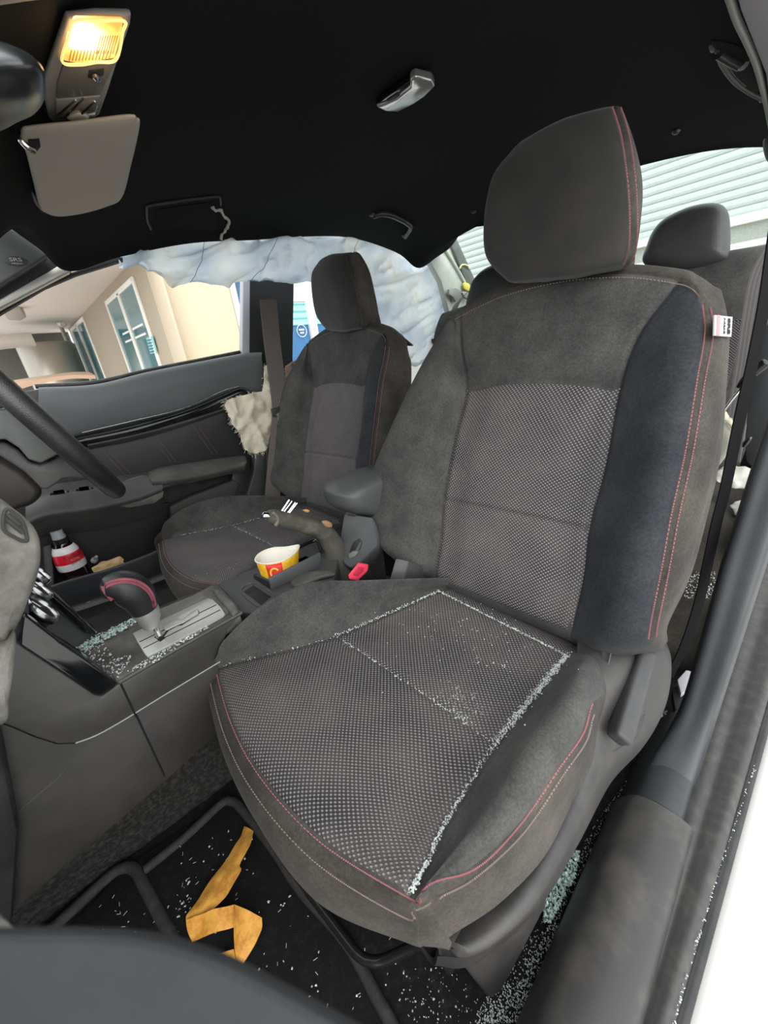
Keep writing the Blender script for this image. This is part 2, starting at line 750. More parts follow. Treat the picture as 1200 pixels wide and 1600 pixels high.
def on_obj(o, px, py, lift=.004):
    """photo pixel on the surface of a built object, a little towards the room"""
    if o.name not in _bvh:
        me = o.data
        org = ORG[o.name]
        _bvh[o.name] = BVHTree.FromPolygons([tuple(np.array(v.co) + org) for v in me.vertices], [list(p.vertices) for p in me.polygons])
    r = nrm(R.T @ A((px - 600) / F, (py - 800) / F, 1))
    h = _bvh[o.name].ray_cast(Vector(C), Vector(r))
    if h[0] is None:
        print('no hit', o.name, px, py)
        return C + r * 1.2
    return np.array(h[0]) - r * lift

# ================================================================== THE CAR'S SHELL
def struct(o):
    o['kind'] = 'structure'
    return o


# ---- headliner: rows front to back, columns passenger side to driver side
def zc(y):
    return np.interp(y, [-1.0, -.75, -.45, -.1, .2, .40, .52], [1.235, 1.262, 1.285, 1.285, 1.255, 1.195, 1.15])


drv_edge = [U(0, 345, x=.60), U(60, 388, x=.60), U(108, 424, x=.605), U(190, 401, x=.61), U(300, 380, x=.615), U(400, 375, x=.62), U(470, 370, x=.62), U(550, 372, x=.62), U(620, 395, x=.61), U(655, 419, x=.585), U(690, 392, x=.555), U(706, 358, x=.50)]
rear_px = [(707, 357), (755, 339), (1000, 240), (1090, 204), (1140, 190), (1180, 192), (1200, 205)]
rows = []
for e in drv_edge:
    y = max(e[1], -.92)
    zz = zc(y)
    pe = A(-.56, y, zz - .085)
    row = [pe + A(-.02, 0, -.03), pe, A(-.40, y, zz - .03), A(-.2, y, zz - .004), A(.03, y, zz), A(.25, y, zz - .006), A(.44, y, zz - .032), A(*(e * A(1, 1, 1) + A(-.045, 0, max(0, min(.03, zz - .05 - e[2]))))), e]
    rows.append(row)
# front row reaches the windscreen header, last rows end at the rear window
f0 = rows[0]
front = [A(p[0], .515, p[2] - .03) for p in f0]
front[-1] = U(-45, 310, x=.6)
rows = [front] + rows
rear_line = [A(-.50, -.92, 1.20), U(1200, 205, y=-.9), U(1140, 190, y=-.92), U(1090, 204, y=-.92), U(1000, 240, y=-.92), U(880, 288, y=-.92), U(755, 339, y=-.92), U(725, 350, y=-.93), U(706, 358, y=-.95)]
rows[-1] = rear_line
hl = sheet('ceiling', rows, -.012, headliner, None, 80, 70, angle=80)
struct(hl)
# roof skin above it keeps the light out
P = loft_rows(rows, 30, 30) + A(0, 0, .035)
V, fs = sheet_geo(P, .004)
struct(mk('trim_1', V, fs, white_paint))

# ---- floor, tunnel and footwells
flr = [[A(x, y, z) for x, z in ((-.655, .0), (-.30, .0), (-.06, .0), (.045, .0), (.06, .02), (.075, .08), (.09, .12), (.12, .12), (.15, .06), (.19, .0), (.66, .0))] for y in (1.15, .8, .5, .2, -.2, -.5, -1.25)]
struct(sheet('floor', flr, .02, carpet, None, 60, 90, noise=[(.0015, 60)], angle=80))
tun = [[U(20, 1412, z=.09) + A(.02, .25, 0), U(40, 1395, z=.09), U(140, 1310, z=.105), U(257, 1212, z=.12), U(330, 1148, z=.13), U(345, 1135, z=.13) + A(0, -.35, 0)],
       [U(20, 1455, z=.05) + A(0, .25, 0), U(55, 1418, z=.05), U(160, 1332, z=.06), U(275, 1242, z=.065), U(342, 1188, z=.07), U(352, 1180, z=.07) + A(0, -.35, 0)],
       [U(20, 1480, z=.002) + A(0, .25, 0), U(75, 1436, z=.002), U(190, 1346, z=.002), U(305, 1262, z=.002), U(360, 1220, z=.002), U(366, 1214, z=.002) + A(0, -.35, 0)]]
tun = [[p + A(.10, 0, .01) for p in tun[0]]] + tun
struct(sheet('floor_tunnel', tun, .008, carpet_grey, None, 30, 60, noise=[(.0018, 70)], angle=80))
# firewall, rear shelf and outer skins that close the body where the photograph sees nothing
struct(box('wall_front', A(0, 1.16, .45), (1.5, .03, .9), black, bevel=.01))
struct(box('wall_right', A(.86, .25, .38), (.02, 1.9, .76), black, bevel=.01))
struct(box('wall_rear', A(0, -1.28, .45), (1.4, .03, .86), black, bevel=.01))

pillar_m = M('blue_grey_pillar_plastic', (.042, .045, .049), .45, .5, dust=.3, dcol=(.10, .10, .10), ds=7, bump=.1, bs=800)
# ---- near door opening: scuff plate, seal and painted sill
def sill(name, prof, mat, y0, y1, ny=24, bend=0.0, lift=None):
    ys = np.linspace(y0, y1, ny)
    g = []
    for y in ys:
        dx = bend * (y - .3)
        up = lift(y) if lift else 0.0
        g.append([A(px + dx * min(1., max(0., (-.702 - px) / .03)) + up * .12, y, pz + up) for px, pz in prof])
    P = loft_rows(g, ny, max(30, len(prof) * 6))
    V, fs = sheet_geo(P, .003)
    return mk(name, V, fs, mat, None, angle=50)


up = lambda y: max(0., (-.10 - y)) ** 1.5 * 2.2
rise = lambda y: .0
pr = [(-.612, -.01), (-.622, .045), (-.632, .075), (-.645, .098), (-.668, .108), (-.692, .106), (-.699, .098), (-.699, .08)]
struct(sill('trim_2', pr, pillar_m, .055, -.16, 20, .0))
pr2 = [(-.606, -.01), (-.612, .045), (-.624, .075), (-.640, .099), (-.668, .1105), (-.700, .109), (-.7125, .101), (-.714, .08)]
struct(sill('trim_3', pr2, taupe_pl, .85, .058, 24, .0))
pr3 = [(-.680, .06), (-.692, .085), (-.701, .094), (-.708, .098), (-.716, .096), (-.724, .101), (-.732, .104), (-.738, .096), (-.737, .07)]
struct(sill('trim_4', pr3, seal_rubber, .9, -1.0, 60, .05))
pr5 = [(-.737, .07), (-.739, .090), (-.744, .093), (-.749, .09), (-.751, .07)]
struct(sill('trim_5', pr5, black, .9, -1.0, 40, .052))
pr4 = [(-.748, .06), (-.752, .082), (-.775, .084), (-.81, .075), (-.845, .03), (-.86, -.06), (-.855, -.2)]
struct(sill('wall_left', pr4, white_paint, 1.0, -1.1, 40, .055))
# lower B-pillar trim sweeping up from the scuff plate
lb = [(985, 1290), (1015, 1195), (1064, 1112), (1092, 1025), (1113, 950), (1134, 872), (1158, 798), (1184, 715), (1208, 645)]
rb_ = [(0, 0), (1115, 1110), (1140, 1020), (1165, 930), (1190, 850), (1215, 770), (1245, 680), (1270, 610), (1290, 560)]
n = len(lb)
rows = []
xs = np.linspace(-.648, -.668, n)
row0 = [U(*p, y=q) for p, q in zip(lb, (.05, -.02, -.10, -.14, -.17, -.21, -.25, -.29, -.33))]
row0[0] = A(-.640, .05, .090)
row0[1] = A(-.641, -.02, .101)
row1 = [A(p[0] * .5 - .697 * .5, p[1], p[2] + (.010 if i > 1 else .009)) for i, p in enumerate(row0)]
row2 = [A(-.697, p[1], p[2] + (.011 if i > 1 else .006)) for i, p in enumerate(row0)]
row3 = [A(-.705, p[1] - .01, p[2] - .012) for p in row0]
rowm = [p + A(.006, -.03 if i > 1 else 0, -.03) for i, p in enumerate(row0)]
bp = sheet('trim_6', [rowm, row0, row1, row2, row3], .006, pillar_m, None, 24, 60)
struct(bp)

struct(box('trim_19', A(-.668, -.85, .2), (.02, .95, .5), black, bevel=.006))
# ---- driver's side: B-pillar, A-pillar, roof rail
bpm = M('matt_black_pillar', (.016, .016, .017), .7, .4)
pl = [(384, 436), (460, 436), (458, 560), (470, 720), (440, 850), (400, 850), (395, 700), (388, 580)]
struct(slab('trim_7', UL(pl, x=.765), A(.04, 0, 0), bpm, None, .006, 3))
ins_ = [(404, 440), (416, 440), (420, 560), (408, 560)]
pgrey = M('pale_grey_seal', (.42, .42, .45), .6)
struct(slab('trim_8', UL([(380, 436), (391, 436), (390, 585), (378, 585)], x=.76), A(.03, 0, 0), pgrey, None, .003))
cp = UL([(400, 705), (420, 700), (425, 790), (412, 850), (372, 850), (385, 780), (396, 740)], x=.71)
struct(slab('trim_9', cp, A(.035, 0, 0), grey_pl, None, .006, 3))
struct(slab('trim_10', UL([(388, 572), (455, 560), (458, 605), (392, 610)], x=.755), A(.04, 0, 0), bpm, None, .004))
# A-pillar cover with the air bag emblem
ap = UL([(-60, 318), (0, 347), (40, 368), (76, 399), (0, 446), (-60, 484)], x=.63)
apo = slab('pillar_cover', [p for p in ap], A(.03, 0, -.004), grey_clean, None, .006, 3)
tag(apo, 'grey A-pillar cover with an oval air bag emblem, left of the sun visor', 'pillar cover')
ec = U(25, 408, x=.629)
eax = axes(A(-1, 0, 0), U(45, 409, x=.629) - U(5, 408, x=.629))
an = np.linspace(0, 2 * math.pi, 40, endpoint=False)
ell = [ec + eax @ A(.021 * math.cos(t), .0095 * math.sin(t), 0) for t in an]
em = slab('emblem', ell, eax @ A(0, 0, .002), black, apo, .0008)
text_obj('emblem_lettering', 'SRS', .010, ec + eax @ A(0, .0022, .0023), eax @ A(1, 0, 0), eax @ A(0, 1, 0) * 1.0, M('grey_print', (.3, .3, .3), .6), em, fit=.022)
text_obj('emblem_small_lettering', 'AIRBAG', .004, ec + eax @ A(0, -.0052, .0023), eax @ A(1, 0, 0), eax @ A(0, 1, 0), bpy.data.materials['grey_print'], em, fit=.02)
struct(slab('cover_shade_strip', UL([(-60, 478), (0, 442), (78, 396), (112, 414), (112, 422), (76, 424), (0, 472), (-60, 508)], x=.668), A(.03, 0, -.004), bpm, None, .003))  # black strip stands for the shading along the cover's lower edge
# pale window channel and black seal above the driver's window
alm = M('pale_metal_channel', (.40, .385, .35), .4, .5, metal=.5)
ch = slab('window_channel', UL([(-20, 482), (0, 467), (70, 427), (95, 412), (106, 413), (110, 424), (94, 432), (0, 482), (-20, 495)], x=.665), A(.015, 0, -.004), alm, None, .003)
tag(ch, "pale metal channel along the windscreen pillar above the driver's window", 'metal channel')
struct(slab('trim_11', UL([(-60, 520), (0, 478), (95, 432), (200, 392), (240, 384), (242, 391), (205, 402), (120, 428), (70, 449), (0, 490), (-60, 530)], x=.69), A(.02, 0, -.004), bpm, None, .003))
struct(slab('trim_12', UL([(700, 368), (745, 462), (752, 475), (720, 482), (690, 420)], x=.66), A(.03, 0, 0), white_paint, None, .003))

# rear screen pillar of bare painted metal and its black seal
cpm = M('bare_primer_metal', (.62, .64, .58), .45, .5, dust=.5, dcol=(.45, .46, .42), ds=25)
cpil = UL([(668, 400), (700, 368), (712, 380), (752, 470), (742, 500), (705, 500), (690, 440)], x=.575)
cpo = slab('screen_pillar', cpil, A(.03, 0, 0), cpm, None, .004)
tag(cpo, 'bare pale metal rear pillar beside the rear window, its trim torn away', 'pillar')
slab('screen_seal', UL([(699, 366), (707, 358), (748, 450), (739, 465), (716, 408)], x=.56), A(.02, 0, 0), M('grey_glass_edge', (.11, .12, .11), .4, dust=.4, dcol=(.2, .2, .18), ds=30), cpo, .002)
tube('pillar_rib', curve(UL([(692, 385), (705, 405), (725, 440), (740, 470)], x=.57), 30), .008, cpm, cpo, 10)
tube('wiring_clip', curve(UL([(718, 420), (722, 414), (730, 415), (733, 420)], x=.555), 24), .004, M('pale_yellow_wire', (.75, .70, .4), .5), cpo, 8)
lathe('bolt_hole', [(0, 0), (.007, 0), (.007, .002), (.003, .0015), (0, -.002)], U(697, 408, x=.574), axes(A(-1, 0, 0)), black, cpo, 16)
pillow('yellow_connector', UL([(724, 442), (733, 444), (734, 455), (725, 452)], x=.56), A(-1, 0, 0), .006, .006, M('yellow_plastic', (.8, .66, .12), .5), cpo, n=20, rings=4)
brk = UL([(702, 452), (712, 450), (722, 455), (720, 466), (712, 472), (708, 464), (702, 460)], x=.55)
slab('metal_bracket', brk, A(.012, 0, 0), M('grey_metal', (.3, .3, .29), .35, metal=.7), cpo, .002)
pillow('bracket_foot', UL([(722, 456), (733, 458), (735, 468), (725, 466)], x=.55), A(-1, 0, 0), .006, .01, bpy.data.materials['grey_metal'], cpo, n=20, rings=4)

# ---- rear window glass
gl, gnt, gp = nodes_mat('dusty_glass')
tr = nd(gnt, 'ShaderNodeBsdfTransparent')
tr.inputs[0].default_value = (.93, .97, .95, 1)
gs = nd(gnt, 'ShaderNodeBsdfGlossy')
gs.inputs['Roughness'].default_value = .03
mxs = nd(gnt, 'ShaderNodeMixShader')
mxs.inputs[0].default_value = .05
gnt.links.new(tr.outputs[0], mxs.inputs[1])
gnt.links.new(gs.outputs[0], mxs.inputs[2])
gnt.links.new(mxs.outputs[0], gnt.nodes['Material Output'].inputs[0])
rg = [[A(-.56, -.90, 1.235), A(-.2, -.94, 1.265), A(.2, -.94, 1.265), A(.53, -.93, 1.245)],
      [A(-.62, -1.26, 1.03), A(-.2, -1.34, 1.05), A(.2, -1.34, 1.05), A(.60, -1.28, 1.03)],
      [A(-.66, -1.55, .86), A(-.2, -1.65, .87), A(.2, -1.65, .87), A(.64, -1.56, .86)]]
struct(sheet('window_1', rg, .004, gl, None, 16, 24))
struct(sheet('trim_13', [[A(-.66, -1.0, .86), A(.66, -1.0, .86)], [A(-.66, -1.3, .87), A(.66, -1.3, .87)], [A(-.66, -1.62, .86), A(.66, -1.62, .86)]], .02, black, None, 12, 12))

# ================================================================== FRONT SEATS
SN = nrm(A(0, 1, .379))                     # normal of the backrest panel (reclined)
BK = .05 + .379 * .37


def BP(px, py, b=0.0):
    """photo pixel on the backrest plane moved forward by b"""
    return U(px, py, pl=((0, 1, .379), BK + b * 1.0694))


def lin(p, q, n):
    return [np.asarray(p) + (np.asarray(q) - np.asarray(p)) * t for t in np.linspace(0, 1, n)]


def groove(surf, Aa, Bb, lines, N):
    """depth of the sewn seams: lines = (kind, value, lo, hi, depth, sigma)"""
    e = .02
    la = np.linalg.norm(surf(np.minimum(Aa + e, surf.m - 1), Bb) - surf(np.maximum(Aa - e, 0), Bb), axis=-1) / (2 * e)
    lb = np.linalg.norm(surf(Aa, np.minimum(Bb + e, surf.nb)) - surf(Aa, np.maximum(Bb - e, 0)), axis=-1) / (2 * e)
    off = np.zeros(Aa.shape)
    for k, v, lo, hi, dep, sg in lines:
        if k == 'col':
            dist = np.abs(Bb - v) * lb
            inside = 1 / (1 + np.exp(-(Aa - lo) * 12)) / (1 + np.exp((Aa - hi) * 12))
        else:
            dist = np.abs(Aa - v) * la
            inside = 1 / (1 + np.exp(-(Bb - lo) * 14)) / (1 + np.exp((Bb - hi) * 14))
        off -= dep * np.exp(-(dist / sg) ** 2) * inside
    return off


SEAT = thing('car_seat', (-.35, .15, .0), 'nearest seat, dark grey fabric passenger seat with glass crumbs along its red stitched cushion', 'car seat', 'front car seats')

# ---- cushion -------------------------------------------------------
# columns: 0 inboard low, 1 inboard crest, 2 slope, 3 seam, 4 5 6 middle, 7 seam, 8 outer crest, 9 outer stitch, 10 outer low
CZ = {}


def crow(c0, c1, c2, s3, mids, s7, c8, c9, c10):
    if mids is None:
        mids = lin(s3, s7, 5)[1:4]
    return [c0, c1, c2, s3, *mids, s7, c8, c9, c10]


r1 = crow(A(-.17, .03, .25), U(690, 905, z=.385), U(690, 914, z=.37), A(-.238, .060, .352), None, A(-.511, .069, .348), U(913, 1040, z=.39), U(927, 1100, z=.375), U(940, 1150, z=.27))
r0 = [p + A(0, -.09, -.05) for p in r1]
r2 = crow(A(-.10, .15, .26), U(560, 909, z=.425), U(597, 925, z=.395), A(-.205, .17, .350), None, A(-.507, .17, .347), U(884, 1088, z=.41), U(911, 1148, z=.385), U(927, 1195, z=.27))
r3 = crow(A(-.07, .29, .26), U(480, 913, z=.43), U(505, 950, z=.395), A(-.17, .30, .352), None, A(-.505, .286, .350), U(832, 1158, z=.408), U(874, 1202, z=.385), U(902, 1238, z=.27))
r4 = crow(A(-.06, .41, .26), U(410, 948, z=.432), U(420, 985, z=.39), A(-.115, .41, .354), None, A(-.513, .395, .354), U(768, 1262, z=.398), U(810, 1294, z=.378), U(853, 1335, z=.265))
r5 = crow(A(-.045, .465, .26), U(352, 1002, z=.41), U(358, 1020, z=.375), A(-.078, .468, .353), [A(-.19, .487, .352), A(-.30, .487, .351), A(-.42, .475, .352)], A(-.523, .449, .356), U(705, 1338, z=.378), U(733, 1364, z=.364), U(780, 1412, z=.262))
r6 = crow(A(-.04, .50, .29), U(337, 1030, z=.385), U(335, 1040, z=.362), A(-.064, .497, .347), [A(-.19, .523, .344), A(-.30, .530, .342), A(-.42, .517, .345)], A(-.528, .484, .356), U(652, 1403, z=.352), U(672, 1400, z=.347), U(705, 1462, z=.262))
r7 = [r6[0] + A(.005, .01, -.035), A(-.035, .515, .335), A(-.045, .52, .325), A(-.066, .522, .312), A(-.19, .546, .305), A(-.30, .552, .302), A(-.42, .540, .304), U(633, 1432, z=.31), U(655, 1436, z=.308), U(678, 1440, z=.303), U(706, 1472, z=.25)]
r8 = [A(-.05, .49, .225), A(-.05, .495, .24), A(-.06, .505, .24), A(-.08, .512, .238), A(-.19, .530, .232), A(-.30, .537, .230), A(-.42, .527, .231), U(640, 1472, z=.24), U(665, 1477, z=.238), U(688, 1479, z=.236), U(706, 1479, z=.234)]
r9 = [p + A(0, -.06, .012) for p in r8]
CU = Surf([r0, r1, r2, r3, r4, r5, r6, r7, r8, r9])
CL = [('col', 3, 1.0, 6.0, .0045, .0045), ('col', 7, 1.0, 6.0, .0055, .005), ('row', 3, 3, 7, .0035, .004), ('row', 1.12, 3, 7, .003, .005),
      ('row', 6, 3.0, 9, .0025, .004), ('col', 9, 1, 6, .0022, .004)]


def body(name, surf, na, nb, lines, mat, parent, wrapb=False, cap=True):
    a = np.linspace(0, surf.m - 1, na)
    b = np.linspace(0, surf.nb, nb + 1)[:-1] if wrapb else np.linspace(0, surf.nb, nb)
    Aa, Bb = np.meshgrid(a, b, indexing='ij')
    P = surf(Aa, Bb)
    N = surf.normal(Aa, Bb)
    off = groove(surf, Aa, Bb, lines, N)
    P = P + N * off[..., None]
    fs = grid_faces(na, nb, wrapb)
    if cap:
        fs.append(list(range(nb)))
        fs.append([(na - 1) * nb + k for k in range(nb)])
    return mk(name, P.reshape(-1, 3), fs, mat, parent)


def flipcheck(surf, want):
    n = surf.normal(np.array([surf.m / 2.0]), np.array([5.0]))[0]
    return 1.0 if n @ np.asarray(want) > 0 else -1.0


CS = flipcheck(CU, A(0, 0, 1))
cl2 = [(k, v, lo, hi, dep * CS, sg) for k, v, lo, hi, dep, sg in CL]
# the closed lower side of the cushion
cush = body('cushion', CU, 150, 150, cl2, velour, SEAT, cap=False)
me = cush.data
me.materials.append(velour_clean)
me.materials.append(velour_side)
idx = np.zeros(len(me.polygons), int)
for i in range(149):
    r = (i + .5) / 149 * (CU.m - 1)
    for j in range(149):
        c = (j + .5) / 149 * CU.nb
        if c > 9 or r > 6:
            idx[i * 149 + j] = 2
me.polygons.foreach_set('material_index', idx)


def patch(name, surf, a0, a1, na, b0, b1, nb, lift, sgn, lines, mat, parent, edge=.007, dip=.004, thick=.004):
    """an upholstery panel lying on a surface, sunk along its sewn edge"""
    a = np.linspace(a0, a1, na)
    b = np.linspace(b0, b1, nb)
    Aa, Bb = np.meshgrid(a, b, indexing='ij')
    P = surf(Aa, Bb)
    N = surf.normal(Aa, Bb) * sgn
    off = groove(surf, Aa, Bb, lines, N)
    fwd = np.cumsum(np.linalg.norm(np.diff(P, axis=0, prepend=P[:1]), axis=2), 0)
    sid = np.cumsum(np.linalg.norm(np.diff(P, axis=1, prepend=P[:, :1]), axis=2), 1)
    dist = np.minimum(np.minimum(fwd, fwd[-1:] - fwd), np.minimum(sid, sid[:, -1:] - sid))
    off = off + lift - (dip + lift) * np.exp(-(dist / edge) ** 2)
    P = P + N * off[..., None]
    V, fs = sheet_geo(P, thick, N)
    uv = np.concatenate([grid_uv(P)] * 2)
    return mk(name, V, fs, mat, parent, uv=uv)


CIL = [('row', 3, 3, 7, .0045, .0045), ('row', 1.12, 3, 7, .003, .005)]
patch('cushion_insert', CU, .15, 6.0, 150, 3, 7, 110, .0022, CS, CIL, knit_dusty, cush)


def stitch_line(surf, ab, sgn, shift=0.0, lift=.0016, n=400):
    """points and normals of a thread line through (row, column) values, moved sideways by shift"""
    q = curve([(p[0], p[1], 0) for p in ab], n)
    P = surf(q[:, 0], q[:, 1])
    N = surf.normal(q[:, 0], q[:, 1]) * sgn
    T = np.gradient(P, axis=0)
    T = T / np.linalg.norm(T, axis=1, keepdims=True)
    S = np.cross(N, T)
    return P + S * shift + N * lift, N


def stitching(name, segs, mat, parent, **k):
    mb = MB()
    for P, N in segs:
        mb.add(*dashes_geo(P, N, **k))
    return mb.build(name, mat, parent)


stitching('cushion_stitching', [stitch_line(CU, [(1.1, 9), (2, 9), (3, 9), (4, 9), (5, 9), (6, 8.4)], CS, s) for s in (-.004,)]
          + [stitch_line(CU, [(6.02, 7.9), (6, 7), (6, 6), (6, 5), (6, 4), (6, 3), (5.8, 2.3)], CS, s) for s in (-.0035,)], thread, cush, on=.004, off=.0028, w=.0009)
stitching('cushion_edge_stitching', [stitch_line(CU, [(1.1, 9), (2, 9), (3, 9), (4, 9), (5, 9), (6, 9)], CS, .0105)]
          + [stitch_line(CU, [(6.0, 8.4), (6, 7), (6, 6), (6, 5), (6, 4), (6, 3)], CS, .014)], thread_pale, cush, on=.0035, off=.003, w=.0008)

# ---- backrest --------------------------------------------------------
# columns: 0 inboard back, 1 inboard edge, 2 inboard crest, 3 seam, 4 5 6 middle, 7 seam, 8 outer crest, 9 outer stitch, 10 outer side, 11 outer back, 12 back middle


def brow(p1, p2, p3, mids, p7, p8, p9, p10, b=(.045, .05, 0, .004, 0, .05, .035, -.03), bk=-.115):
    q1, q2, q3, q7, q8, q9, q10 = BP(*p1, b[0]), BP(*p2, b[1]), BP(*p3, b[2]), BP(*p7, b[4]), BP(*p8, b[5]), BP(*p9, b[6]), BP(*p10, b[7])
    if mids is None:
        ms = [m + SN * b[3] for m in lin(q3, q7, 5)[1:4]]
    else:
        ms = [BP(*m, b[3]) for m in mids]
    e0 = q1 + SN * (bk * .62 - b[0]) + A(-.015, 0, 0)
    e11 = q10 + SN * (bk * .85 - b[7]) + A(.03, 0, 0)
    e12 = (ms[1] + SN * (bk - b[3]))
    return [e0, q1, q2, q3, *ms, q7, q8, q9, q10, e11, e12]


b1 = brow((590, 842), (625, 872), (680, 903), None, (892, 986), (945, 1000), (1017, 990), (1037, 985), b=(.05, .045, 0, 0, 0, .045, .03, -.03))
b0 = [p + A(0, -.02, -.055) * 1.0 - SN * .02 for p in b1]
b2 = brow((576, 790), (625, 812), (688, 835), None, (909, 900), (970, 905), (1036, 893), (1072, 903))
b3 = brow((579, 745), (632, 760), (692, 780), None, (918, 825), (990, 815), (1053, 800), (1099, 800))
b4 = brow((620, 648), (664, 665), (710, 683), None, (944, 725), (1018, 712), (1074, 705), (1120, 705))
b5 = brow((658, 572), (691, 588), (728, 607), [(785, 597), (857, 595), (918, 599)], (966, 606), (1040, 605), (1092, 596), (1133, 596), b=(.035, .045, .002, .006, .002, .042, .03, -.03))
b6 = brow((692, 516), (707, 530), (720, 545), [(785, 528), (857, 518), (925, 516)], (998, 520), (1058, 512), (1105, 519), (1138, 520), b=(.012, .02, .004, .006, .004, .022, .018, -.03), bk=-.11)
b7 = brow((704, 500), (709, 498), (717, 492), [(785, 459), (877, 435), (975, 427)], (1060, 437), (1084, 449), (1100, 467), (1135, 486), b=(.0, .0, .0, .002, .0, .002, .002, -.03), bk=-.1)
b8 = brow((702, 499), (706, 495), (714, 487), [(783, 449), (877, 425), (975, 415)], (1064, 421), (1092, 431), (1114, 446), (1126, 457), b=(-.02, -.022, -.025, -.028, -.028, -.028, -.03, -.045), bk=-.095)
b9 = [p - SN * .045 + A(0, 0, -.006) for p in b8]
for k in (0, 11, 12):
    b9[k] = b8[k] + A(0, 0, -.004)
BR = Surf([b0, b1, b2, b3, b4, b5, b6, b7, b8, b9], wrapb=True)
BS = flipcheck(BR, SN)
BL = [('col', 3, 1, 7, .005, .004), ('col', 7, 1, 7, .0055, .0045), ('row', 5, 3, 7, .004, .004), ('row', 3, 3, 7, .004, .004), ('col', 9, .8, 7, .003, .0035), ('row', 7, 1, 9, .003, .0035)]
bl2 = [(k, v, lo, hi, dep * BS, sg) for k, v, lo, hi, dep, sg in BL]
back = body('backrest', BR, 160, 240, bl2, velour, SEAT, wrapb=True)
# the outer wing is sewn from a cleaner, blue-black cloth, the side from a browner one
me = back.data
me.materials.append(velour_clean)
me.materials.append(velour_side)
na, nb = 160, 240
idx = np.zeros(len(me.polygons), int)
for i in range(na - 1):
    r = i / (na - 1) * (BR.m - 1)
    for j in range(nb):
        c = (j + .5) / nb * BR.nb
        if 7 < c < 9 and r < 7:
            idx[i * nb + j] = 1
        elif c > 9 or (r > 7 and c > 3):
            idx[i * nb + j] = 2
me.polygons.foreach_set('material_index', idx)
BIL = [('row', 3, 3, 7, .005, .0038)]
patch('backrest_insert', BR, .9, 5.0, 120, 3, 7, 90, .002, BS, BIL, knit_mat, back)
edge9 = [(.9, 9), (2, 9), (3, 9), (4, 9), (5, 9), (6, 9), (6.7, 9)]
stitching('backrest_stitching', [stitch_line(BR, edge9, BS, .0045), stitch_line(BR, edge9, BS, -.007)], thread, back, on=.0046, off=.0028, w=.0010)
stitching('top_stitching', [stitch_line(BR, [(6.86, 8.6), (6.88, 8), (6.88, 7), (6.88, 6), (6.88, 5), (6.88, 4), (6.88, 3), (6.8, 2.2)], BS)], thread_pale, back, on=.0038, off=.0026, w=.0009)
# air bag tag sewn into the outer seam
tq = [BP(1111, 494, .03), BP(1139, 497, -.02), BP(1137, 528, -.02), BP(1110, 526, .03)]
tn = nrm(np.cross(tq[1] - tq[0], tq[3] - tq[0]))
if tn @ (C - tq[0]) < 0:
    tn = -tn
tag_white = M('white_label_cloth', (.46, .45, .44), .8)
tg = slab('airbag_tag', [p + tn * .004 for p in tq], -tn * .002, tag_white, back, bevel=.0004)
tag(tg, 'white cloth tag printed SRS AIRBAG')
mb = MB()


ink = M('black_print', (.02, .02, .02), .7)
pinkp = M('pink_print', (.50, .24, .28), .8)
dn = nrm(tq[3] - tq[0])
rt = nrm(tq[1] - tq[0])
hh = np.linalg.norm(tq[3] - tq[0])
ww = np.linalg.norm(tq[1] - tq[0])
tc0 = (tq[0] + tq[3]) / 2 + tn * .0042
text_obj('tag_lettering', 'SRS', hh * .36, tc0 + rt * ww * .78, dn, rt, ink, tg, fit=hh * .80, bold=.0004)
text_obj('tag_small_lettering', 'AIRBAG', hh * .2, tc0 + rt * ww * .53, dn, rt, ink, tg, fit=hh * .80)
slab('tag_stripe', [tq[0] + rt * ww * .12 + tn * .0041, tq[0] + rt * ww * .27 + tn * .0041, tq[3] + rt * ww * .27 + tn * .0041, tq[3] + rt * ww * .12 + tn * .0041], tn * .0003, pinkp, tg, bevel=0)

# ---- headrest --------------------------------------------------------


def hrow(inb, mid, st, side, yb=-.225, yf=-.125, bulge=.018):
    a = U(*inb, y=yf - .02)
    m = U(*mid, y=yf + bulge)
    s = U(*st, y=yf + .006)
    s2 = s + A(-.012, -.02, 0)
    o = U(*side, y=yf - .05)
    return [a, lin(a, m, 3)[1] + A(0, .006, 0), m, lin(m, s, 3)[1] + A(0, .005, 0), s, s2, o, A(o[0] + .012, yb + .02, o[2]), A(m[0] - .05, yb, m[2]), A(m[0] + .04, yb, m[2]), A(a[0] - .006, yb + .03, a[2])]


h1 = hrow((790, 436), (890, 424), (968, 407), (984, 402))
h0 = [p * A(1, 1, 1) for p in h1]
cm = np.mean(h1, 0)
h0 = [cm + (p - cm) * A(.86, .7, 1) + A(0, 0, -.010) for p in h1]
h2 = hrow((760, 400), (884, 390), (974, 372), (1000, 350))
h3 = hrow((757, 340), (878, 320), (972, 300), (1004, 292))
h4 = hrow((769, 277), (868, 238), (962, 222), (996, 240))
h5 = hrow((796, 240), (866, 197), (948, 173), (978, 190), yb=-.215, yf=-.135, bulge=.008)
cm = np.mean(h5, 0)
h6 = [cm + (p - cm) * A(.88, .66, 1) + A(0, -.004, .010) for p in h5]
HR = Surf([h0, h1, h2, h3, h4, h5, h6], wrapb=True)
HS = flipcheck(HR, A(0, 1, 0))
hr = body('headrest', HR, 70, 110, [('col', 4.5, .6, 6, .003 * HS, .0035)], M('headrest_cloth', (.030, .029, .028), .85, .25, dust=.35, dcol=(.115, .1, .085), ds=8, bump=.25, bs=900, sheen=.25, dlo=.4, dhi=.8), SEAT, wrapb=True)
me = hr.data
me.materials.append(velour_side)
idx = np.zeros(len(me.polygons), int)
for i in range(69):
    for j in range(110):
        if 4.5 < (j + .5) / 110 * HR.nb < 8:
            idx[i * 110 + j] = 1
me.polygons.foreach_set('material_index', idx)
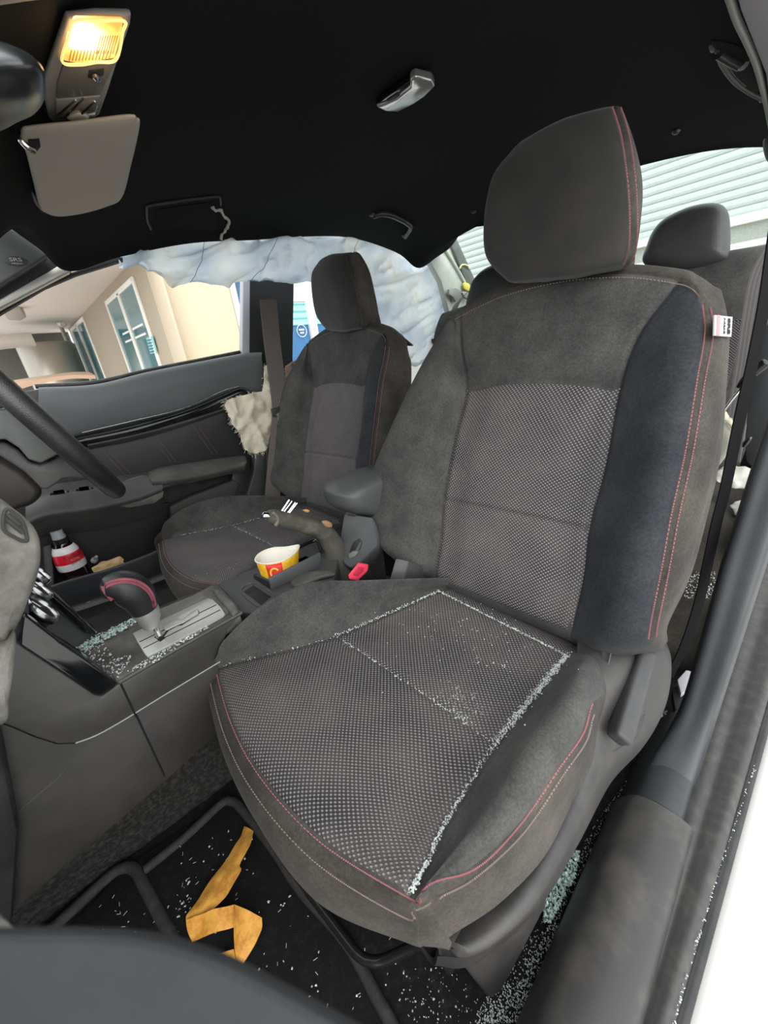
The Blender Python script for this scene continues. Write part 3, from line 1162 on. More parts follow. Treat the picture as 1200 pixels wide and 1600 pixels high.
e4 = [(.8, 4.5), (2, 4.5), (3, 4.5), (4, 4.5), (5.05, 4.5)]
stitching('headrest_stitching', [stitch_line(HR, e4, HS, .006), stitch_line(HR, e4, HS, -.007)], thread, hr, on=.0045, off=.0028, w=.0010)
for px in (815, 945):
    a = U(px, 446 - (px - 815) * .25, y=-.178)
    b = a + A(0, -.005, -.035)
    tube('headrest_post', [a + A(0, 0, .03), a, b], .006, chrome, hr, 12)
    pp = a + A(0, -.002, -.012)
    box('post_sleeve', pp, (.03, .028, .008), black, back, .002)

# ---- plastic side shield, lever, rails ---------------------------------
inner = [U(937, 1000, z=.37), U(936, 1060, z=.35), U(932, 1120, z=.32), U(926, 1170, z=.29), U(905, 1236, z=.262), U(862, 1330, z=.25), U(805, 1420, z=.24), U(735, 1474, z=.228), U(680, 1479, z=.225)]
outer = [U(1028, 990, z=.34), U(1042, 1030, z=.32), U(1035, 1090, z=.28), U(1008, 1145, z=.24), U(955, 1205, z=.21), U(898, 1310, z=.20), U(838, 1404, z=.195), U(745, 1480, z=.205), U(683, 1482, z=.215)]
mid = [(a + b) / 2 + A(-.004, 0, .008) for a, b in zip(inner, outer)]
low = [b + A(.012, 0, -.05) for b in outer]
lowest = [b + A(.05, 0, -.055) for b in outer]
ins = [a + A(.03, 0, -.012) for a in inner]
sh = sheet('side_shield', [ins, inner, mid, outer, low, lowest], .006, seat_pl, SEAT, 26, 60)
l0, l1 = U(962, 1152, z=.312), U(1000, 1024, z=.345)
lw = nrm(U(983, 1152, z=.305) - U(945, 1148, z=.318))
lup = nrm(np.cross(l1 - l0, lw))
lup = lup if lup[2] > 0 else -lup
lax = np.stack([nrm(l1 - l0), nrm(np.cross(lup, nrm(l1 - l0))), lup], 1)
box('recline_lever', (l0 + l1) / 2 + lup * .008, (np.linalg.norm(l1 - l0) + .012, .026, .026), grey_pl, SEAT, .006, 3, lax)
slab('lever_recess', [U(932, 1140, z=.302), U(958, 1000, z=.352), U(1015, 1000, z=.343), U(1030, 1040, z=.33), U(1000, 1150, z=.28), U(955, 1178, z=.28)], A(.01, 0, -.02), black, SEAT, .003)
hinge = [U(925, 1050, z=.33), U(945, 985, z=.40), U(965, 985, z=.40), U(940, 1100, z=.32), U(930, 1110, z=.31)]
slab('hinge_cover', hinge, A(.02, 0, -.03), grey_pl, SEAT, .003)
cyl = U(1044, 975, z=.33)
lathe('hinge_cap', [(0, -.03), (.04, -.03), (.045, -.022), (.045, .02), (.038, .028), (0, .028)], cyl + A(.022, -.012, -.03), axes(A(1, 0, 0)), black, SEAT, 30)
rc = [U(700, 1478, z=.20), U(770, 1470, z=.195), U(848, 1398, z=.175), U(857, 1412, z=.15), U(822, 1480, z=.09), U(783, 1556, z=.025), U(764, 1561, z=.022)]
slab('rail_cover', rc, A(.05, -.006, -.012), seat_pl, SEAT, .006, 3)
bar = curve([U(420, 1230, z=.165) + A(0, -.06, .02), U(385, 1195, z=.155), U(368, 1205, z=.14), U(378, 1235, z=.125), U(440, 1335, z=.115), U(530, 1455, z=.11), U(560, 1492, z=.11), U(582, 1502, z=.112), U(605, 1498, z=.118), U(648, 1478, z=.14), U(690, 1462, z=.17)], 120)
tube('slide_bar', bar, .0065, M('black_enamelled_bar', (.012, .012, .012), .25, .6), SEAT, 14)
# seat base frame under the cushion
for x in (-.50, -.16):
    box('seat_rail', A(x, .17, .045), (.045, .52, .05), black, SEAT, .006)
    box('rail_riser', A(x, .12, .14), (.03, .36, .16), black, SEAT, .006)
# seat belt buckle on the inner side
bx = UL([(543, 900), (560, 879), (577, 882), (575, 893), (559, 909), (545, 907)], x=-.14)
bn = A(-.55, .35, .75)
bu = slab('buckle', [p - nrm(bn) * .004 for p in bx], -nrm(bn) * .05 + A(0, -.01, -.02), black, SEAT, .004)
tag(bu, 'seat belt buckle with a red release button')
red_pl = M('red_button_plastic', (.72, .045, .09), .45, dust=.2, dcol=(.5, .2, .2), ds=30)
cb = np.mean(bx, 0)
rb = slab('release_button', [cb + (p - cb) * .93 for p in bx], nrm(bn) * .006, red_pl, bu, .0025, 3)
slab('button_recess', [cb + (p - cb) * A(.5, .5, .5) + nrm(bn) * .0062 for p in bx], nrm(bn) * .0008, M('dark_red_plastic', (.45, .02, .05), .5), bu, .0006)
br = UL([(618, 872), (640, 880), (655, 893), (690, 905), (675, 915), (640, 917), (606, 914)], x=-.165)
slab('inner_hinge_bracket', br, A(-.02, -.02, -.01), grey_pl, SEAT, .003)

# ---- the driver's seat: the same seat on the other side -----------------
DRV = copy_tree(SEAT, None, skip=('airbag_tag', 'recline_lever', 'lever_recess', 'side_shield', 'hinge_cover', 'hinge_cap', 'rail_cover', 'buckle', 'slide_bar', 'inner_hinge_bracket'))
DRV.location = A(-.35, .15, 0) + A(.72, -.10, 0)
tag(DRV, "dark grey fabric driver's seat on the far side, behind the steering wheel", 'car seat', 'front car seats')
dark_thread = M('black_thread', (.02, .018, .018), .7)
for c in DRV.children_recursive:
    if c.name.split('.')[0] == 'headrest':
        c.location.z -= .010
    if c.name.startswith('headrest_stitching'):
        c.material_slots[0].link = 'OBJECT'
        c.material_slots[0].material = dark_thread

# ================================================================== DRIVER'S DOOR
DOOR = thing('car_door', (.72, .25, .2), "dark driver's door trim with armrest, gloss strip and map pocket, below the open window", 'car door')
DX = .735
dp = [(.74, .80), (.60, .845), (.40, .845), (.10, .865), (-.12, .868), (-.125, .50), (-.09, .20), (.30, .12), (.74, .14)]
slab('door_panel', [A(DX + .03, y, z) for y, z in dp], A(.05, 0, 0), black, DOOR, .006)
tp_top = [(60, 606), (150, 601), (230, 582), (310, 566), (380, 553), (409, 551)]
tp_mid = [(60, 640), (140, 640), (230, 615), (310, 597), (385, 581), (411, 580)]
tp_bot = [(60, 690), (130, 677), (215, 657), (290, 638), (360, 612), (409, 612)]
rows = [UL(tp_top, x=DX + .028), UL(tp_top, x=DX + .004) + 0 * A(0, 0, 0), UL([(a, b + 10) for a, b in tp_top], x=DX - .010), UL(tp_mid, x=DX - .014), UL(tp_bot, x=DX + .0), [p + A(.03, 0, -.004) for p in UL(tp_bot, x=DX + .0)]]
sheet('upper_trim', rows, .006, M('blue_grey_door_plastic', (.098, .108, .109), .5, .5, dust=.2, dcol=(.16, .165, .16), ds=4, bump=.12, bs=700), DOOR, 40, 50)
# weather strip along the window
wsl = [(55, 604), (150, 597), (230, 579), (310, 563), (375, 550)]
ws = curve(UL(wsl, x=DX + .035), 40)
tube('weather_strip', ws, .006, rubber, DOOR, 8)
# gloss black strip with a bright upper edge
g1 = [(120, 684), (210, 664), (290, 641), (350, 616), (375, 606), (392, 611), (388, 614)]
g2 = [(128, 697), (212, 681), (292, 657), (345, 640), (375, 628), (388, 620), (389, 617)]
rows = [UL(g1, x=DX + .02), UL(g1, x=DX - .012), UL([((a[0] + b[0]) / 2, (a[1] + b[1]) / 2) for a, b in zip(g1, g2)], x=DX - .02), UL(g2, x=DX - .010), UL(g2, x=DX + .02)]
sheet('gloss_strip', rows, .004, gloss, DOOR, 20, 50)
tube('bright_edge', curve(UL([(128, 676), (210, 657), (290, 637), (345, 612), (372, 604)], x=DX - .012), 60), .0016, chrome, DOOR, 8)
rows = [UL([(135, 692), (215, 674), (290, 654), (350, 636)], x=DX - .004), UL([(137, 696), (216, 679), (291, 659), (352, 639)], x=DX - .016), UL([(140, 702), (219, 686), (293, 664), (353, 643)], x=DX - .004)]
sheet('lower_rail', rows, .006, grey_pl, DOOR, 10, 40)
# leather panel with three double seams
lp1 = [(130, 700), (220, 684), (295, 662), (390, 625)]
lp2 = [(190, 760), (268, 745), (300, 735), (388, 716)]
rows = [UL(lp1, x=DX + .02), UL(lp1, x=DX + .005), UL([(160, 730), (245, 712), (298, 698), (390, 670)], x=DX + .0), UL(lp2, x=DX + .004), UL(lp2, x=DX + .02)]
lea = sheet('leather_panel', rows, .006, leather, DOOR, 30, 40)
segs = []
for a, b in (((222, 666), (268, 722)), ((229, 664), (275, 721)), ((290, 650), (333, 711)), ((297, 648), (340, 709)), ((157, 702), (198, 744)), ((165, 700), (206, 742))):
    P = np.array(lin(U(*a, x=DX - .002), U(*b, x=DX - .002), 60))
    segs.append((P, np.repeat([A(-1, 0, 0)], 60, 0)))
drt = M('dull_red_thread', (.24, .08, .085), .7)
for sg_ in segs:
    stitching('seam_stitching', [sg_], drt, lea, on=.005, off=.003, w=.0014, h=.001)
# armrest: switch deck, padded top and the pull recess
arm_t = [(40, 790), (75, 776), (150, 764), (225, 748), (256, 742)]
arm_f = [(40, 812), (75, 798), (150, 787), (215, 772), (254, 757)]
rows = [UL([(40, 770), (75, 758), (150, 748), (225, 738), (262, 728)], x=DX + .0), UL([(40, 778), (75, 765), (150, 752), (225, 741), (262, 732)], x=DX - .02), UL(arm_t, x=DX - .06), UL(arm_f, x=DX - .075), UL([(a, b + 14) for a, b in arm_f], x=DX - .07), UL([(a, b + 40) for a, b in arm_f], x=DX - .0)]
sheet('armrest', rows, .008, grey_pl, DOOR, 40, 40)
pd1 = [(232, 738), (250, 730), (300, 722), (350, 715), (380, 712), (386, 716)]
pd2 = [(234, 747), (258, 744), (300, 740), (350, 730), (378, 722), (385, 720)]
pd3 = [(238, 756), (262, 754), (300, 748), (350, 737), (379, 730), (384, 724)]
rows = [UL(pd1, x=DX + .0), UL([(a, b + 2) for a, b in pd1], x=DX - .03), UL(pd2, x=DX - .072), UL(pd3, x=DX - .078), UL([(a, b + 6) for a, b in pd3], x=DX - .06)]
sheet('armrest_pad', rows, .01, M('dusty_soft_vinyl', (.055, .056, .05), .5, .45, dust=.5, dcol=(.17, .17, .14), ds=12), DOOR, 30, 50)
sb = UL([(205, 772), (255, 758), (383, 724), (384, 732), (300, 752), (258, 764), (206, 786)], x=DX - .068)
slab('armrest_side', sb, A(.03, 0, 0), black, DOOR, .004)
pullp = UL([(180, 785), (255, 766), (254, 776), (240, 786), (200, 793), (184, 791)], x=DX - .066)
slab('pull_recess', pullp, A(-.008, 0, 0), dusty_black, DOOR, .003)
for q in (((78, 772), (108, 767), (110, 774), (80, 780)), ((118, 766), (146, 762), (148, 770), (120, 773))):
    sw = slab('window_switch', [U(*p, x=DX - .055) + A(-.003, 0, .004) for p in q], A(.004, 0, -.008), gloss, DOOR, .002)
    c0 = np.mean([U(*p, x=DX - .055) for p in q], 0)
    slab('switch_rocker', [c0 + (U(*p, x=DX - .055) - c0) * .55 + A(-.004, 0, .005) for p in q], A(.0, 0, .006), grey_pl, sw, .002)
hd = UL([(195, 753), (222, 744), (236, 747), (236, 752), (212, 758), (196, 758)], x=DX - .05)
slab('door_release', [p + A(-.004, 0, .006) for p in hd], A(.01, 0, -.01), grey_clean, DOOR, .003)
# map pocket: dark cavity behind a lipped front board
pk1 = [(80, 916), (110, 906), (170, 889), (225, 869), (268, 850), (300, 836)]
pk2 = [(80, 956), (110, 945), (170, 925), (225, 904), (268, 886), (300, 872)]
rows = [UL(pk1, x=DX - .055) + np.array([A(.014, 0, -.004)] * 6), UL(pk1, x=DX - .060), UL([(a, b + 5) for a, b in pk1], x=DX - .066), UL(pk2, x=DX - .06), UL([(a, b + 14) for a, b in pk2], x=DX - .03)]
sheet('map_pocket', rows, .006, M('satin_black_board', (.03, .032, .035), .42, .5, dust=.15, dcol=(.12, .12, .12), ds=6), DOOR, 30, 50)
tube('pocket_lip', curve(UL(pk1, x=DX - .058), 60), .0022, grey_clean, DOOR, 8)
slab('pocket_end', [U(85, 918, x=DX - .055), U(80, 850, x=DX - .02), U(80, 850, x=DX + .03), U(85, 918, x=DX + .03), U(95, 950, x=DX + .0)], A(0, .02, 0), black, DOOR, .003)
cav = UL([(70, 800), (180, 800), (265, 785), (275, 850), (90, 925)], x=DX + .02)
slab('pocket_back', cav, A(.02, 0, 0), M('dark_brown_board', (.014, .012, .011), .6), DOOR, .002)
tube('cavity_edge', curve(UL([(95, 830), (140, 815), (200, 800), (264, 782)], x=DX + .012), 40), .002, grey_pl, DOOR, 8)
lpn = UL([(265, 792), (300, 775), (366, 750), (374, 756), (366, 790), (360, 830), (280, 850), (270, 830)], x=DX - .02)
slab('lower_panel', lpn, A(.03, 0, 0), M('worn_grey_board', (.05, .05, .046), .6, .4, dust=.5, dcol=(.13, .13, .115), ds=6), DOOR, .006, 3)
slab('rear_door_edge', UL([(366, 720), (388, 716), (394, 740), (384, 790), (366, 850), (350, 850)], x=DX - .01), A(.03, 0, 0), black, DOOR, .005)

# ---- things in the pocket
def frame_from(p, q):
    z = nrm(np.asarray(q) - np.asarray(p))
    return axes(z, A(0, -1, 0))


bt_top = U(89, 833, x=.712)
bt_low = U(140, 940, x=.712)
dirn = nrm(bt_low - bt_top)
H = .23
bax = axes(-dirn, nrm(C - bt_top))
base = bt_top + dirn * H
BOT = thing('drink_bottle', base, 'dark drink bottle with grey cap and red and white label in the door pocket', 'bottle')
prof = [(0, 0), (.026, .0), (.033, .006), (.034, .03), (.031, .06), (.033, .09), (.034, .12), (.0345, .15), (.030, .175), (.022, .192), (.0175, .20), (.0165, .212)]
lathe('bottle_body', prof + [(0, .212)], base, bax, M('dark_drink', (.012, .004, .005), .12, .6, coat=.5), BOT, 40)
lab = [(.0352, .118), (.0358, .12), (.0362, .150), (.0318, .176), (.0250, .190), (.0244, .190)]
lm, lnt, lp_ = nodes_mat('red_white_label')
tcn = nd(lnt, 'ShaderNodeTexCoord')
spx = nd(lnt, 'ShaderNodeSeparateXYZ')
vt = nd(lnt, 'ShaderNodeVectorTransform')
uvn = nd(lnt, 'ShaderNodeUVMap')
lnt.links.new(uvn.outputs[0], spx.inputs[0])
ramp = nd(lnt, 'ShaderNodeValToRGB')
ramp.color_ramp.interpolation = 'CONSTANT'
cr = ramp.color_ramp
cr.elements[0].position = 0
cr.elements[0].color = (.82, .80, .80, 1)
cr.elements[1].position = .30
cr.elements[1].color = (.72, .012, .03, 1)
e = cr.elements.new(.72)
e.color = (.82, .80, .80, 1)
lnt.links.new(spx.outputs[1], ramp.inputs[0])
lnt.links.new(ramp.outputs[0], lp_.inputs['Base Color'])
lp_.inputs['Roughness'].default_value = .35
V, fs = lathe_geo(lab, base, bax, 48)
hs = np.repeat([(h - .118) / .072 for r, h in lab], 48)
mk('label', V, fs[:-2], lm, BOT, uv=np.stack([hs * 0, hs], 1))
for txt, hgt, siz, fit, m_ in (('POWERADE', .159, .011, .050, ink), ('ACTIVE', .150, .006, .022, tag_white), ('BERRY ICE', .1385, .006, .026, M('green_print', (.03, .22, .12), .6))):
    ang = np.arctan2(0, 1) + .35
    # letters bent around the bottle: one mesh per word, wrapped from flat lettering
    cu = bpy.data.curves.new('t', 'FONT')
    cu.body = txt
    cu.size = siz * 1.35
    cu.align_x = 'CENTER'
    cu.align_y = 'CENTER'
    cu.extrude = .0
    o = bpy.data.objects.new('t', cu)
    COL.objects.link(o)
    me = bpy.data.meshes.new_from_object(o.evaluated_get(bpy.context.evaluated_depsgraph_get()))
    Vt = np.array([tuple(v.co) for v in me.vertices])
    Ft = [list(p.vertices) for p in me.polygons]
    bpy.data.objects.remove(o)
    Vt[:, 0] *= fit / np.ptp(Vt[:, 0])
    rr = np.interp(hgt + Vt[:, 1], [.118, .150, .176, .19], [.0368, .0372, .0328, .026])
    th = ang + Vt[:, 0] / .036
    W = base + np.stack([rr * np.cos(th), rr * np.sin(th), hgt + Vt[:, 1]], 1) @ bax.T
    mk('label_lettering', W, Ft, m_, BOT, smooth=False, recalc=False)
lathe('neck_ring', [(.0155, .198), (.0195, .199), (.0195, .212), (.017, .214), (.0155, .214)], base, bax, M('black_neck', (.015, .013, .013), .35), BOT, 32)
capg = M('grey_cap', (.36, .40, .44), .45)
V, fs = lathe_geo([(0, .214), (.0165, .214), (.0165, .219), (.0155, .221), (.0150, .236), (.0138, .239), (.0128, .2385), (.012, .237), (0, .237)], base, bax, 40)
mk('cap', V, fs, capg, BOT, angle=35)
nap = [[U(147, 884, x=.69), U(165, 876, x=.695), U(185, 870, x=.695), U(193, 874, x=.695)],
       [U(143, 888, x=.682), U(163, 882, x=.682), U(184, 876, x=.682), U(194, 879, x=.682)],
       [U(150, 898, x=.682), U(168, 893, x=.682), U(186, 886, x=.682), U(196, 884, x=.682)]]
tag(sheet('paper_napkin', nap, .003, M('tan_paper', (.62, .42, .22), .8), None, 20, 26, noise=[(.006, 60)]), "crumpled tan paper napkin beside the bottle in the door pocket", 'napkin')
lathe_o = lathe('bottle_top', [(0, 0), (.009, 0), (.009, .008), (.006, .012), (.004, .012), (.004, .03), (0, .03)], U(147, 876, x=.695), axes(A(-.5, -.2, .4)), M('translucent_grey_plastic', (.3, .31, .32), .3), None, 20)
tag(lathe_o, 'small grey plastic spout lying between the bottle and the napkin', 'plastic spout')

# ================================================================== DRIVER'S SEAT BELT
BELT = thing('seat_belt', (.66, -.1, .3), "taupe driver's seat belt hanging down the far pillar with its metal tongue", 'seat belt')
wm = stripes('taupe_webbing', 0, .008, (.115, .098, .088), (.15, .13, .118), .75, .5, 'UV', .3, .2)
ribbon('webbing', UL([(419, 468), (426, 540), (434, 600), (438, 640)], x=.635), A(-.004, -.030, .0), .0015, wm, BELT, 40)
ribbon('lower_webbing', UL([(438, 645), (434, 690), (428, 750), (424, 800)], x=.635), A(-.004, -.031, -.002), .0015, wm, BELT, 40)
tp = UL([(425, 639), (449, 632), (452, 640), (428, 652)], x=.628)
slab('tongue_cover', tp, A(.014, 0, 0), black, BELT, .003)
tt = UL([(429, 648), (446, 639), (446, 646), (443, 650), (445, 660), (434, 664), (434, 652)], x=.626)
tng = slab('tongue', tt, A(.003, 0, 0), chrome, BELT, .0008)
slab('tongue_slot', UL([(437, 654), (442, 652), (442, 657), (438, 658)], x=.6255), A(.002, 0, 0), seam_dark, tng, 0)
lathe('top_anchor', [(0, 0), (.03, 0), (.034, .006), (.03, .014), (0, .016)], U(425, 468, x=.685), axes(A(-1, 0, 0)), bpm, BELT, 24)

# ================================================================== TORN AIR BAGS
def cloth(name, outline, nv, mat, amp, sc, thick=.0015, cell=.006, parent=None, fray=0, frmat=None, seedv=3, fraylen=.02):
    """torn cloth: outline filled with a fine triangle grid, folded by noise"""
    nv = nrm(nv)
    O = np.array(outline)
    c = O.mean(0)
    ax = axes(nv, A(0, 1, .01))
    L = (O - c) @ ax
    L2 = resample(np.vstack([L, L[:1]]), cell)[:-1]
    jag = (vnoise(np.c_[L2[:, :2] * 1.0, L2[:, :1] * 0 + seedv], 120) * cell * .55)
    L2[:, :2] += L2[:, :2] / (np.linalg.norm(L2[:, :2], axis=1, keepdims=True) + 1e-9) * jag[:, None]
    bm = bmesh.new()
    vs = [bm.verts.new((p[0], p[1], 0)) for p in L2]
    es = [bm.edges.new((vs[i], vs[(i + 1) % len(vs)])) for i in range(len(vs))]
    bmesh.ops.triangle_fill(bm, edges=es, use_beauty=True)
    for k in range(5):
        long = [e for e in bm.edges if e.calc_length() > cell * 1.7]
        if not long:
            break
        bmesh.ops.subdivide_edges(bm, edges=long, cuts=1)
        bmesh.ops.triangulate(bm, faces=bm.faces[:])
        bmesh.ops.beautify_fill(bm, faces=bm.faces[:], edges=[e for e in bm.edges if not e.is_boundary])
    bm.verts.index_update()
    Q = np.array([tuple(v.co) for v in bm.verts])
    W = c + Q @ ax.T
    rid = 1 - np.abs(vnoise(W, sc))
    W = W + nv * (amp * (rid ** 2 - .5) + amp * .5 * vnoise(W, sc * 2.3) + amp * .18 * vnoise(W, sc * 6))[:, None]
    fs = [[v.index for v in f.verts] for f in bm.faces]
    nx = {}
    for e in bm.edges:
        if e.is_boundary:
            a_, b_ = e.verts[0].index, e.verts[1].index
            nx.setdefault(a_, []).append(b_)
            nx.setdefault(b_, []).append(a_)
    st = next(iter(nx))
    bd = [st]
    prev, cur = None, st
    while True:
        c_ = [q for q in nx[cur] if q != prev]
        if not c_ or c_[0] == st or len(bd) > len(nx):
            break
        prev, cur = cur, c_[0]
        bd.append(cur)
    bm.free()
    n = len(W)
    V = np.vstack([W, W - nv * thick])
    F2 = fs + [[i + n for i in f[::-1]] for f in fs]
    for i in range(len(bd)):
        a, b = bd[i], bd[(i + 1) % len(bd)]
        F2.append((a, b, b + n, a + n))
    o = mk(name, V, F2, mat, parent)
    if fray:
        mb = MB()
        r = random.Random(seedv)
        cc = W.mean(0)
        for i in range(0, len(bd)):
            for _ in range(fray):
                if r.random() < .55:
                    p = W[bd[i]]
                    dr = nrm(p - cc) + A(r.uniform(-.6, .6), r.uniform(-.8, .8), r.uniform(-1.1, .3))
                    l = r.uniform(.3, 1) ** 2 * fraylen
                    q = p + nrm(dr) * l * .5
                    e = q + nrm(dr + A(r.uniform(-1, 1), r.uniform(-1, 1), r.uniform(-1.2, .2))) * l * .5
                    mb.add(*tube_geo(curve([p, q, e], 5), .0006, 4))
        mb.build('frayed_threads', frmat or mat, o)
    return o


cream = M('cream_airbag_cloth', (.80, .75, .60), .85, .2, dust=.3, dcol=(.55, .5, .4), ds=20, bump=.5, bs=900, transl=.15)
tornp = [(352, 634), (362, 623), (396, 614), (409, 612), (411, 573), (420, 572), (431, 580), (432, 604), (427, 640), (431, 664), (421, 695), (412, 708), (396, 710), (384, 704), (376, 680), (363, 662), (358, 645)]
to = cloth('torn_airbag_cloth', UL(tornp, x=.675), A(-1, .25, 0), cream, .024, 15, fray=3, seedv=3)
tag(to, 'torn cream air bag cloth with frayed edges hanging beside the far seat belt', 'torn cloth')
pk = M('pinkish_torn_lining', (.50, .36, .30), .85, .2, dust=.6, dcol=(.55, .48, .4), ds=40, transl=.1)
tornq = [(447, 572), (457, 566), (466, 560), (473, 555), (480, 560), (474, 572), (464, 582), (455, 600), (446, 604)]
tq_ = cloth('torn_lining', UL(tornq, x=.66), A(-1, .2, 0), pk, .01, 40, fray=2, seedv=8, fraylen=.012)
tag(tq_, 'pinkish torn lining poking out between the far belt and the driver seat back', 'torn lining')

# curtain air bag hanging from the driver's roof rail
cm_, cnt, cpn = nodes_mat('pale_curtain_cloth')
tcc = nd(cnt, 'ShaderNodeTexCoord')
ns = nd(cnt, 'ShaderNodeTexNoise')
ns.inputs['Scale'].default_value = 5
ns.inputs['Detail'].default_value = 6
cnt.links.new(tcc.outputs['Object'], ns.inputs['Vector'])
rp = nd(cnt, 'ShaderNodeValToRGB')
rp.color_ramp.elements[0].position = .3
rp.color_ramp.elements[0].color = (.66, .74, .82, 1)
rp.color_ramp.elements[1].position = .62
rp.color_ramp.elements[1].color = (.92, .94, .93, 1)
ee = rp.color_ramp.elements.new(.75)
ee.color = (.84, .76, .70, 1)
cnt.links.new(ns.outputs['Fac'], rp.inputs[0])
cnt.links.new(rp.outputs[0], cpn.inputs['Base Color'])
cpn.inputs['Roughness'].default_value = .6
trl = nd(cnt, 'ShaderNodeBsdfTranslucent')
cnt.links.new(rp.outputs[0], trl.inputs[0])
mx_ = nd(cnt, 'ShaderNodeMixShader')
mx_.inputs[0].default_value = .62
cnt.links.new(cpn.outputs[0], mx_.inputs[1])
cnt.links.new(trl.outputs[0], mx_.inputs[2])
cnt.links.new(mx_.outputs[0], cnt.nodes['Material Output'].inputs[0])
ctop = [(186, 402), (240, 388), (300, 376), (370, 368), (430, 366), (480, 366), (545, 368), (600, 382), (640, 402), (672, 420), (700, 405), (715, 420)]
cbot = [(190, 408), (232, 426), (282, 441), (340, 440), (385, 440), (455, 439), (498, 437), (560, 470), (610, 530), (650, 572), (690, 530), (708, 470)]
xb = [.665, .66, .655, .65, .65, .65, .645, .645, .645, .645, .64, .62]
xt = [.645] * 12
t_ = [U(*p, x=q) for p, q in zip(ctop, xt)]
b_ = [U(*p, x=q) for p, q in zip(cbot, xb)]
rows = [[p + A(.02, 0, .03) for p in t_], t_]
for k, bul in ((.2, -.016), (.4, -.024), (.6, -.022), (.8, -.012)):
    rows.append([p * (1 - k) + q * k + A(bul * (1 if i < 7 else .9), 0, 0) for i, (p, q) in enumerate(zip(t_, b_))])
rows += [b_, [q + A(.01, 0, .012) for q in b_]]
P = loft_rows(rows, 70, 170)
N = np.cross(np.gradient(P, axis=0), np.gradient(P, axis=1))
N /= np.linalg.norm(N, axis=-1, keepdims=True) + 1e-12
G = P * A(1, .55, 1.6) + A(0, 0, 1) * (.5 * P[..., 1:2])
rid = 1 - np.abs(vnoise(G, 9))
rid2 = 1 - np.abs(vnoise(G * A(1, 1.5, .8), 21))
P = P + N * (.026 * (rid ** 3 - .3) + .012 * (rid2 ** 3 - .3) + .003 * vnoise(P, 60))[..., None]
V, fs = sheet_geo(P, .0015)
cu_ = mk('curtain_airbag', V, fs, cm_, None, angle=70)
tag(cu_, "deflated pale blue-grey curtain air bag hanging from the driver's side roof edge", 'airbag')
sg = []
for y in (.03, -.22, -.56):
    k = np.argmin(np.abs(P[20, :, 1] - y))
    sg.append((P[3:68, k] - N[3:68, k] * .0, N[3:68, k]))
gst = M('grey_seam_thread', (.25, .28, .3), .8)
for a, n_ in sg:
    s_ = 1 if n_[10] @ A(-1, 0, 0) > 0 else -1
    tube('curtain_seam', a + n_ * s_ * .001, .0009, gst, cu_, 5)

# ================================================================== REAR SEAT
RS = thing('rear_seat', (0, -.9, .2), 'dark grey rear bench seat with two headrests behind the front seats', 'rear seat')
rq = [[A(-.60, -.90, .40), A(-.5, -.86, .40), A(-.1, -.87, .40), A(.3, -.86, .40), A(.60, -.90, .40)],
      [A(-.61, -.93, .62), A(-.5, -.89, .62), A(-.1, -.90, .62), A(.3, -.89, .62), A(.61, -.93, .62)],
      [A(-.60, -.97, .85), A(-.5, -.93, .86), A(-.1, -.94, .87), A(.3, -.93, .86), A(.60, -.97, .85)],
      [A(-.58, -1.01, .955), A(-.5, -.97, .975), A(-.1, -.975, .98), A(.3, -.97, .975), A(.58, -1.01, .955)],
      [A(-.57, -1.05, .965), A(-.5, -1.05, .985), A(-.1, -1.05, .99), A(.3, -1.05, .985), A(.57, -1.05, .965)]]
rb2 = sheet('backrest', rq, .06, velour, RS, 60, 80)
ip = [[U(1118, 640, y=-.89), U(1136, 640, y=-.89)], [U(1126, 560, y=-.90), U(1150, 560, y=-.90)], [U(1136, 492, y=-.91), U(1158, 491, y=-.91)]]
xsI = [[A(x, y0, z0) for x in (-.53, -.42, -.25)] for y0, z0 in ((-.872, .56), (-.885, .68), (-.9, .80), (-.905, .806))]
sheet('mesh_insert', xsI, .004, knit_mat, rb2, 30, 40)
hrp = [(1006, 412), (1012, 385), (1022, 362), (1042, 342), (1082, 324), (1120, 319), (1137, 330), (1141, 360), (1140, 395), (1134, 410), (1085, 424), (1040, 424)]
grey_vinyl = M('grey_headrest_vinyl', (.05, .05, .05), .45, .5, dust=.2, dcol=(.1, .1, .1), ds=8)
hr1 = pillow('headrest', UL(hrp, y=-.98), A(0, 1, .12), .05, .06, grey_vinyl, RS, power=.32)
tube('headrest_post', [U(1050, 400, y=-1.0), U(1050, 440, y=-1.0)], .006, chrome, hr1)
hrq = [(733, 490), (737, 452), (746, 434), (765, 418), (800, 405), (840, 405), (850, 430), (848, 470), (835, 490), (780, 500)]
hr2 = pillow('headrest', UL(hrq, y=-.98), A(0, 1, .12), .05, .06, M('black_headrest_vinyl', (.012, .012, .013), .5), RS, power=.32)
rc_ = [[A(x, -.90, .33) for x in (-.655, -.3, 0, .3, .6)], [A(x, -.7, .35) for x in (-.655, -.3, 0, .3, .6)], [A(x, -.50, .355) for x in (-.655, -.3, 0, .3, .59)], [A(x, -.44, .31) for x in (-.65, -.3, 0, .3, .57)], [A(x, -.45, .20) for x in (-.65, -.3, 0, .3, .57)], [A(x, -.46, .02) for x in (-.65, -.3, 0, .3, .6)], [A(x, -.5, .005) for x in (-.65, -.3, 0, .3, .6)]]
sheet('cushion', rc_, .05, velour_side, RS, 50, 50, noise=[(.003, 20)])
